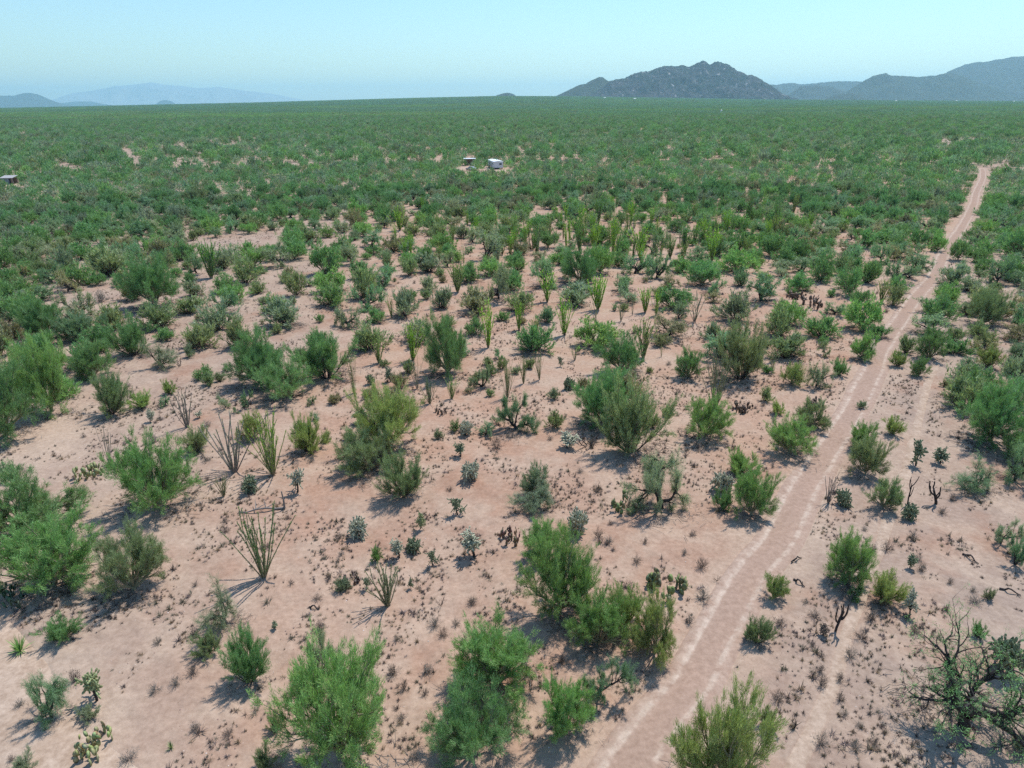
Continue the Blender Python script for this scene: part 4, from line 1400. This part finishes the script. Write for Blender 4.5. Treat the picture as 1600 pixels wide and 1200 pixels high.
# far scrub: single bushes first, then groves of them
src, key = [], {}
for k in 'PCM':
    for lod in ('mid', 'far'):
        for t in {'P': '10', 'C': '2148', 'M': '348'}[k]:
            for pr in PRO[(k, lod)]:
                key.setdefault((k, lod, t), []).append((len(src), pr)); src.append((pr.whole, TONES[t][0]))
def grove(seed, size, n):
    """many small far bushes as one mesh; used only beyond one and a half kilometres"""
    g = np.random.default_rng(seed); V = []
    base = []
    for k in 'PCM':
        for pr in PRO[(k, 'far')]:
            me = pr.whole; co = np.zeros(len(me.vertices) * 3); me.vertices.foreach_get('co', co)
            t = co.reshape(-1, 3)[-len(me.polygons) * 3:].reshape(-1, 3, 3) if len(co) // 9 == len(me.polygons) else None
            if t is not None: base.append((t / np.array([pr.w, pr.w, pr.h])))
    for _ in range(n):
        t = base[int(g.integers(0, len(base)))]; t = t[g.choice(len(t), 80, replace=False)]
        c = t.mean(1, keepdims=True); t = c + (t - c) * 1.7
        q = 2.2 + 4.0 * g.random() ** 1.2; a = g.uniform(0, 6.28); R = np.array([[math.cos(a), math.sin(a), 0], [-math.sin(a), math.cos(a), 0], [0, 0, 1]])
        V.append((t @ R) * np.array([q, q, q * g.uniform(.55, .85)]) + np.array([g.uniform(-size / 2, size / 2), g.uniform(-size / 2, size / 2), 0]))
    V = np.concatenate(V).reshape(-1, 3)
    return mesh_from('grove', V, np.arange(len(V)).reshape(-1, 3), (M['leaf'],))
gkey = []
for i in range(5):
    me = grove(40 + i, 44, 66)
    for t in ('1', '3', '2', '0'):
        gkey.append(len(src)); src.append((me, TONES[t][0]))
col_far = proto_collection('scrub_source', src)
P_, rot_, scl_, idx_ = [], [], [], []
gg = np.random.default_rng(9)
def put(x, y, size, k, tone, u, lod):
    c = key.get((k, lod, tone)) or key[(k, lod, {'P': '1', 'C': '2', 'M': '3'}[k])]
    i, pr = c[int(u * 997) % len(c)]
    s = size / pr.w; hh = size * (.56 + .26 * u) / pr.h
    P_.append((x, y)); rot_.append(u * 628.0); scl_.append((s, s, hh)); idx_.append(i)
for x, y, size, k, tone, u in rest:
    put(x, y, size, k, tone, u, 'mid' if math.hypot(x, y) < 230 else 'far')
def far_band(r0, r1, dens):
    n = int(AXIS_L * (r1 ** 2 - r0 ** 2) * dens)
    rr = np.sqrt(gg.uniform(r0 ** 2, r1 ** 2, n)); aa = gg.uniform(-AXIS_L, AXIS_L, n)
    xs, ys = rr * np.sin(aa), rr * np.cos(aa)
    thin = vnoise(xs, ys, 60, 6) + .6 * vnoise(xs, ys, 21, 7)
    thin = thin + .35 * vnoise(xs * .5 + ys * .1, ys, 170, 4)
    ok = ~((thin > .42) & (gg.random(n) < .45))
    mixn = vnoise(xs, ys, 55, 1) + .9 * vnoise(xs * .4, ys, 240, 3)
    for x, y, m, r in zip(xs[ok], ys[ok], mixn[ok], rr[ok]):
        u = gg.random(4); q = u[0] + .2 * m
        k = 'P' if q < .45 else 'C' if q < .7 else 'M'
        tone = {'P': '1101'[int(u[1] * 4)], 'C': '2142'[int(u[1] * 4)], 'M': '3433'[int(u[1] * 4)]}[k]
        put(x, y, 2.8 + 4.4 * u[2], k, tone, u[3], 'far')
far_band(330, 700, .027)
far_band(700, 1500, .029)
n1 = len(P_)
rr, aa = [], []
r = 1450.0
while r < 7000:
    step = 34 + (r - 1450) * .004
    m = int(2 * AXIS_L * r / step)
    for a in np.linspace(-AXIS_L, AXIS_L, m):
        rr.append(r + gg.uniform(-14, 14)); aa.append(a + gg.uniform(-.5, .5) * step / r)
    r += step
for r, a in zip(rr, aa):
    s = 1.0 + (r - 1450) * .00008
    P_.append((r * math.sin(a), r * math.cos(a))); rot_.append(gg.uniform(0, 6.28)); scl_.append((s, s, s)); band = float(vnoise(np.array([P_[-1][0] * .3]), np.array([P_[-1][1]]), 330, 5)[0]) + gg.normal(0, .35)
    idx_.append(int(gkey[4 * int(gg.integers(0, 5)) + (1 if band > .3 else 0 if band > -.15 else 2 if band > -.5 else 3)]))
P_ = np.array(P_)
scatter('scrub', np.column_stack([P_, hz(P_[:, 0], P_[:, 1]) - .05]), rot_, scl_, idx_, col_far, 'uncounted green scrub covering the plain out to the horizon')

# grass tufts, twig litter and pebbles on the near sand
def tuft(seed, n, spread):
    g = np.random.default_rng(seed); V = []
    for i in range(n):
        a = g.uniform(0, 6.28); th = g.uniform(.1, spread); L = g.uniform(.6, 1.1)
        d = np.array([math.cos(a) * math.sin(th), math.sin(a) * math.sin(th), math.cos(th)]); w = np.array([-math.sin(a), math.cos(a), 0]) * g.uniform(.03, .06)
        b = np.array([g.normal(0, .1), g.normal(0, .1), -.05])
        V += [b - w, b + w, b + d * L]
    return mesh_from('tuft', np.array(V), np.arange(len(V)).reshape(-1, 3), (M['dry'],))
gsrc = []
for i in range(6):
    me = tuft(i, (26, 18, 34, 22, 14, 30)[i], (1.2, 1.4, 1.1, 1.5, 1.0, 1.3)[i])
    for c in ((.20, .145, .12), (.165, .125, .118), (.31, .225, .155), (.17, .145, .105)):
        gsrc.append((me, c))
col_tuft = proto_collection('tuft_source', gsrc)
def sand_points(n, r0, r1, seed, lump=0.0, size=1.0):
    g = np.random.default_rng(seed)
    rr = np.sqrt(g.uniform(r0 ** 2, r1 ** 2, n)); aa = g.uniform(-AXIS_L, AXIS_L, n)
    x, y = rr * np.sin(aa), rr * np.cos(aa)
    ok = (vnoise(x, y, 5.5, 2) + .8 * vnoise(x, y, 1.5, 3) > lump - .6 + .5 * g.random(n)) & (line_dist(x, y, ROAD, 6) > 1.5) & (line_dist(x, y, TRACK, 6) > 1.9) & (line_dist(x, y, PATH, 6) > .6) & (line_dist(x, y, PATH2, 6) > .5)
    return x[ok], y[ok], g
xs, ys, rt, sc, ix = [], [], [], [], []
for n, r0, r1, sd in ((15500, 14, 45, 1), (30000, 45, 85, 2), (32000, 85, 160, 3)):
    x, y, g = sand_points(n, r0, r1, sd, .48)
    xs.append(x); ys.append(y)
    s = (.10 + .19 * g.random(len(x)) ** 1.5) * (1 + .8 * (g.random(len(x)) < .12))
    rt.append(g.uniform(0, 6.28, len(x))); sc.append(np.column_stack([s, s, s * g.uniform(.6, 1.15, len(x))])); ix.append(g.integers(0, len(gsrc), len(x)))
x, y = np.concatenate(xs), np.concatenate(ys)
scatter('grass', np.column_stack([x, y, hz(x, y)]), np.concatenate(rt), np.vstack(sc), np.concatenate(ix), col_tuft, 'dry grey brown grass tufts dotting the sand')

def litter(seed, n=46):
    g = np.random.default_rng(seed); mb = MB()
    for i in range(n):
        p = np.array([g.normal(0, .42), g.normal(0, .42), g.uniform(.0, .10)]); a = g.uniform(0, 6.28); L = g.uniform(.15, .6)
        d = np.array([math.cos(a), math.sin(a), g.normal(.02, .16)])
        mb.tube([p, p + d * L * .5 + g.normal(0, .03, 3), p + d * L], .011, .005, 3, cap=False)
    return mb.mesh('litter', (M['bark_grey'] if seed % 2 else M['bark'],))
col_lit = proto_collection('litter_source', [(litter(i), (1, 1, 1)) for i in range(4)])
lp, lr, ls, li = [], [], [], []
g = np.random.default_rng(4)
for it in ITEMS:
    if it['kind'] in 'PCM' and it['py'] > 430:
        for q in range(5 if it['w'] > 2 else 2):
            a = g.uniform(0, 6.28); d_ = it['w'] * .42 * math.sqrt(g.random())
            lp.append((it['x'] + d_ * math.cos(a), it['y'] + d_ * math.sin(a))); lr.append(g.uniform(0, 6.28)); s = it['w'] * g.uniform(.2, .36); ls.append((s, s, s)); li.append(int(g.integers(0, 4)))
lp = np.array(lp)
scatter('twig_litter', np.column_stack([lp, hz(lp[:, 0], lp[:, 1]) + .01]), lr, ls, li, col_lit, 'grey fallen twigs lying in the shade under the bushes').data
def pebble(seed):
    g = np.random.default_rng(seed)
    import bmesh
    bm = bmesh.new(); bmesh.ops.create_icosphere(bm, subdivisions=1, radius=1)
    for v in bm.verts: v.co = Vector((v.co.x * g.uniform(.7, 1.2), v.co.y * g.uniform(.7, 1.2), v.co.z * g.uniform(.4, .7)))
    me = bpy.data.meshes.new('pebble'); bm.to_mesh(me); bm.free(); me.materials.append(M['dry']); return me
col_peb = proto_collection('pebble_source', [(pebble(i), c) for i in range(3) for c in ((.26, .17, .13), (.17, .12, .1), (.5, .42, .36))])
x, y, g = sand_points(5200, 14, 60, 8, .1)
s = .018 + .035 * g.random(len(x)) ** 3
scatter('gravel', np.column_stack([x, y, hz(x, y)]), g.uniform(0, 6.28, len(x)), np.column_stack([s, s, s]), g.integers(0, 9, len(x)), col_peb, 'scattered small stones on the sand')
# ------------------------------------------------------------------ fallen wood
for line in LOGS.strip().splitlines():
    head, _, lab = line.partition('|'); lab = lab.strip()
    if not lab: continue
    px, py, dx, dy, r = [float(v) for v in head.split()]
    x0, y0, dep = at(px, py); x1, y1, _ = at(px + dx, py + dy)
    g = np.random.default_rng(int(px))
    n = 6; pts = []
    for i in range(n):
        t = i / (n - 1)
        x, y = x0 + (x1 - x0) * t + g.normal(0, .05), y0 + (y1 - y0) * t + g.normal(0, .05)
        pts.append((x, y, hz1(x, y) + r * .6 + (0.18 if i in (2, 3) else 0)))
    root = link('fallen_branch', None, None, (0, 0, 0)); tag(root, lab, 'branch', 'dead wood lying on the sand')
    mat = M['bark_grey'] if 'grey branch' in lab else M['bark_dark']
    mb = MB(); mb.tube(pts, r * .62, r * .3, 7); mb.build('limb', mat, root)
    L = math.hypot(x1 - x0, y1 - y0)
    for q in range(2 if L < 1 else 4):
        i = int(g.integers(1, n - 1)); a = np.array(pts[i]); d = unit(np.array([g.normal(), g.normal(), .25])) * L * g.uniform(.2, .35)
        mb = MB(); mb.tube([a, a + d * .5 + g.normal(0, .03, 3), a + d], r * .3, r * .12, 5); mb.build('twig', mat, root)
    if 'stub' in lab:
        mb = MB(); a = np.array(pts[0]); mb.tube([a, a + np.array([.02, 0, .6]), a + np.array([-.06, .05, 1.25])], r * .6, r * .3, 6); mb.build('stub', mat, root)

# ------------------------------------------------------------------ the homestead: trailer, shed, car, and the shack far left
def ground_at(px, py):
    x, y, _ = at(px, py)
    return x, y, hz1(x, y)
tx, ty, tz = ground_at(779, 264.5)
tr = link('trailer_home', None, None, (tx, ty, tz)); tr.rotation_euler = (0, 0, RAD(14))
tag(tr, 'long white trailer home with a dark end window, half hidden among the scrub', 'trailer')
mb = MB(); mb.box(-1.9, 1.9, 0, 11.5, .55, 2.95); mb.build('body', M['offwhite'], tr)
mb = MB(); mb.add([(-2.05, -.15, 2.952), (2.05, -.15, 2.952), (2.05, 11.65, 2.952), (-2.05, 11.65, 2.952), (-2.05, -.15, 3.04), (2.05, -.15, 3.04), (2.05, 11.65, 3.04), (-2.05, 11.65, 3.04), (0, -.15, 3.3), (0, 11.65, 3.3)],
                  [(0, 3, 2, 1), (0, 1, 5, 8, 4), (3, 7, 9, 6, 2), (1, 2, 6, 5), (0, 4, 7, 3), (4, 8, 9, 7), (8, 5, 6, 9)]); mb.build('roof', M['white'], tr)
for (x0, x1, z0, z1) in ((.3, 1.35, 1.7, 2.35),):
    mb = MB(); mb.box(x0 - .08, x1 + .08, -.05, -.002, z0 - .08, z1 + .08); fr = mb.build('window', M['white'], tr)
    mb = MB(); mb.box(x0, x1, -.065, -.052, z0, z1); mb.build('pane', M['glass'], fr)
for y0 in (2.0, 7.4):
    mb = MB(); mb.box(-1.95, -1.902, y0 - .08, y0 + 1.28, 1.6, 2.4); fr = mb.build('window', M['white'], tr)
    mb = MB(); mb.box(-1.965, -1.952, y0, y0 + 1.2, 1.68, 2.32); mb.build('pane', M['glass'], fr)
mb = MB(); mb.box(-1.945, -1.902, 4.6, 5.5, .6, 2.5); dr = mb.build('door', M['steel'], tr)
mb = MB(); mb.box(-2.0, -1.947, 4.7, 4.78, 1.45, 1.6); mb.build('handle', M['dark'], dr)
for sx in (-1, 1):
    for y0 in (5.0, 6.1):
        mb = MB(); mb.tube([(sx * 1.55 - .12, y0, .36), (sx * 1.55 + .12, y0, .36)], .36, .36, 14); mb.build('wheel', M['tyre'], tr)
mb = MB(); mb.box(-.9, .9, .3, 11.2, .4, .549); mb.build('chassis', M['dark'], tr)
for x0, y0 in ((-1.6, .6), (1.6, .6), (-1.6, 10.8), (1.6, 10.8)):
    mb = MB(); mb.box(x0 - .2, x0 + .2, y0 - .2, y0 + .2, -.2, .545); mb.build('support', M['wood'], tr)

sx_, sy_, sz_ = ground_at(734, 258.5)
sh = link('open_shed', None, None, (sx_, sy_, sz_)); sh.rotation_euler = (0, 0, RAD(3)); tag(sh, 'open fronted shed with a flat white roof left of the white trailer', 'shed')
mb = MB(); mb.box(-2.6, 2.6, -.5, 3.6, 2.7, 2.86); mb.build('roof', M['white'], sh)
for x0 in (-2.3, 2.3):
    for y0 in (-.2, 3.2):
        mb = MB(); mb.box(x0 - .08, x0 + .08, y0 - .08, y0 + .08, -.2, 2.698); mb.build('post', M['wood'], sh)
mb = MB(); mb.box(-2.2, 2.2, 3.05, 3.12, -.1, 2.69); mb.build('back_wall', M['wood'], sh)
mb = MB(); mb.box(-2.2, -.9, .1, .17, 0, 2.69); mb.box(1.1, 2.2, .1, .17, 0, 2.69); mb.build('front_panel', M['wood'], sh)

cx_, cy_, cz_ = ground_at(736, 266)
car = link('parked_car', None, None, (cx_, cy_, cz_)); car.rotation_euler = (0, 0, RAD(60)); tag(car, 'pale car parked before the open shed, partly covered by a tree', 'car')
prof = [(-2.1, .35), (-2.15, .75), (-2.0, .92), (-1.55, .98), (-1.1, 1.42), (.3, 1.46), (1.0, .98), (1.9, .86), (2.1, .68), (2.12, .35)]
def prism(prof, w, inset=0):
    mb = MB(); n = len(prof)
    V = [(-w + (inset if z > 1.0 else 0), a, z) for a, z in prof] + [(w - (inset if z > 1.0 else 0), a, z) for a, z in prof]
    mb.add(V, [tuple(range(n)), tuple(reversed(range(n, 2 * n)))] + [(i, i + n, (i + 1) % n + n, (i + 1) % n) for i in range(n)])
    return mb
prism(prof, .86, .14).build('body', M['body'], car)
for s in (-1, 1):
    mb = MB(); mb.add([(s * .80, -1.35, 1.03), (s * .80, .75, 1.03), (s * .735, .2, 1.38), (s * .735, -1.0, 1.38)], [(0, 1, 2, 3) if s > 0 else (3, 2, 1, 0)]); o = mb.build('side_window', M['glass'], car)
    o.location.x = s * .06
    for y0 in (-1.35, 1.35):
        mb = MB(); mb.tube([(s * .88 - .1, y0, .32), (s * .88 + .1, y0, .32)], .32, .32, 16); w_ = mb.build('wheel', M['tyre'], car)
        mb = MB(); mb.tube([(s * .9, y0, .32), (s * .995, y0, .32)], .18, .18, 12); mb.build('rim', M['steel'], w_)
mb = MB(); mb.add([(-.7, .42, 1.40), (.7, .42, 1.40), (.78, .96, 1.04), (-.78, .96, 1.04)], [(0, 3, 2, 1)]); mb.build('windscreen', M['glass'], car).location = (0, .03, .03)
for s in (-1, 1):
    mb = MB(); mb.box(s * .62 - .16, s * .62 + .16, 2.1, 2.135, .62, .74); mb.build('headlight', M['white'], car)

bx_, by_, bz_ = ground_at(762, 266)
dm = link('drum', None, None, (bx_, by_, bz_)); tag(dm, 'small white drum standing on sand in front of the trailer', 'drum')
mb = MB(); mb.tube([(0, 0, -.05), (0, 0, .35), (0, 0, .7), (0, 0, .95)], .3, .3, 14); mb.build('barrel', M['white'], dm)
mb = MB(); mb.tube([(0, 0, .95), (0, 0, .99)], .315, .315, 14); mb.build('rim', M['steel'], dm)

kx, ky, kz = ground_at(13, 288)
sk = link('shack', None, None, (kx, ky, kz)); sk.rotation_euler = (0, 0, RAD(6)); sk.scale = (.86, .9, .9); tag(sk, 'grey shack with a slanted roof and black doorway at the left edge', 'shack')
mb = MB(); mb.box(-2.3, .55, 0, 3.2, -.1, 2.25); mb.build('wall', M['teal'], sk)
mb = MB(); mb.box(1.35, 2.1, 0, .08, -.1, 2.25); mb.box(.552, 2.1, 3.1, 3.18, -.1, 2.25); mb.build('side_panel', M['wood'], sk)
mb = MB(); mb.box(.555, 1.345, .25, .3, -.1, 2.2); mb.build('doorway', M['dark'], sk)
mb = MB(); mb.add([(-2.6, -.6, 2.3), (2.4, -.6, 2.3), (2.4, 3.6, 2.95), (-2.6, 3.6, 2.95), (-2.6, -.6, 2.4), (2.4, -.6, 2.4), (2.4, 3.6, 3.05), (-2.6, 3.6, 3.05)],
                  [(0, 3, 2, 1), (4, 5, 6, 7), (0, 1, 5, 4), (1, 2, 6, 5), (2, 3, 7, 6), (3, 0, 4, 7)]); mb.build('roof', M['tin'], sk)

# ------------------------------------------------------------------ far white houses and the tank
def far_place(px, D):
    d = ray(px, 155); x = d.x / d.y * D
    return x, D, hz1(x, D)
for px, D, w, lab in ((945, 5600, 14, 'tiny white house at the foot of the pointed hill'), (992, 5400, 19, 'long low white house below the granite mountain'),
                      (1401, 5600, 15, 'small white house below the double-humped hill'), (1585, 5400, 16, 'bright white house under the broad hazy mountain'), (1495, 5700, 15, 'faint pale house under the saddle of the dark hill')):
    x, y, z = far_place(px, D)
    h = link('far_house', None, None, (x, y, z)); tag(h, lab, 'house', 'far white houses along the horizon')
    mb = MB(); mb.box(-w / 2, w / 2, -4, 5, -1, 5.2); mb.build('wall', M['white'], h)
    mb = MB(); mb.add([(-w / 2 - .5, -4.6, 5.21), (w / 2 + .5, -4.6, 5.21), (w / 2 + .5, 5.6, 5.21), (-w / 2 - .5, 5.6, 5.21), (-w / 2 - .5, .5, 7.6), (w / 2 + .5, .5, 7.6)], [(0, 3, 2, 1), (0, 1, 5, 4), (2, 3, 4, 5), (1, 2, 5), (3, 0, 4)]); mb.build('roof', M['white'], h)
    for x0 in (-w * .3, w * .3):
        mb = MB(); mb.box(x0 - .8, x0 + .8, -4.06, -4.003, 1.2, 2.8); mb.build('window', M['glass'], h)
    mb = MB(); mb.box(-.6, .6, -4.07, -4.003, 0, 2.3); mb.build('door', M['wood'], h)
x, y, z = far_place(1129, 1750)
tk = link('water_tank', None, None, (x, y, z)); tag(tk, 'small pale upright tank standing alone in the far scrub', 'tank')
mb = MB(); mb.tube([(0, 0, -.5), (0, 0, 3), (0, 0, 6.6)], 1.9, 1.9, 18); mb.build('cylinder_shell', M['white'], tk)
mb = MB(); mb.tube([(0, 0, 6.602), (0, 0, 7.4)], 2.0, .15, 18); mb.build('roof', M['steel'], tk)

# ------------------------------------------------------------------ haze: one closed box of even thin air round everything
hm = bpy.data.materials.new('haze_air'); hm.use_nodes = True
hn, hl = hm.node_tree.nodes, hm.node_tree.links
hn.clear()
ho = hn.new('ShaderNodeOutputMaterial'); hv = hn.new('ShaderNodeVolumePrincipled')
hv.inputs['Color'].default_value = HAZE_COLOR + (1,)
hv.inputs['Density'].default_value = HAZE_DENSITY
hv.inputs['Anisotropy'].default_value = HAZE_ANISO
hv.inputs['Density Attribute'].default_value = ''
hl.new(hv.outputs[0], ho.inputs['Volume'])
try: hm.cycles.homogeneous_volume = True
except Exception: pass
top = max((o.matrix_world @ v.co).z for o in C.objects if o.name.split('.')[0] in ('mountain', 'hill') for v in o.data.vertices) + 12.0
mb = MB(); mb.box(-45000, 45000, -45000, 45000, -4.0, top)
hb = mb.build('haze', hm); tag(hb, 'thin pale blue haze filling the air over the plain', None, None, 'stuff')
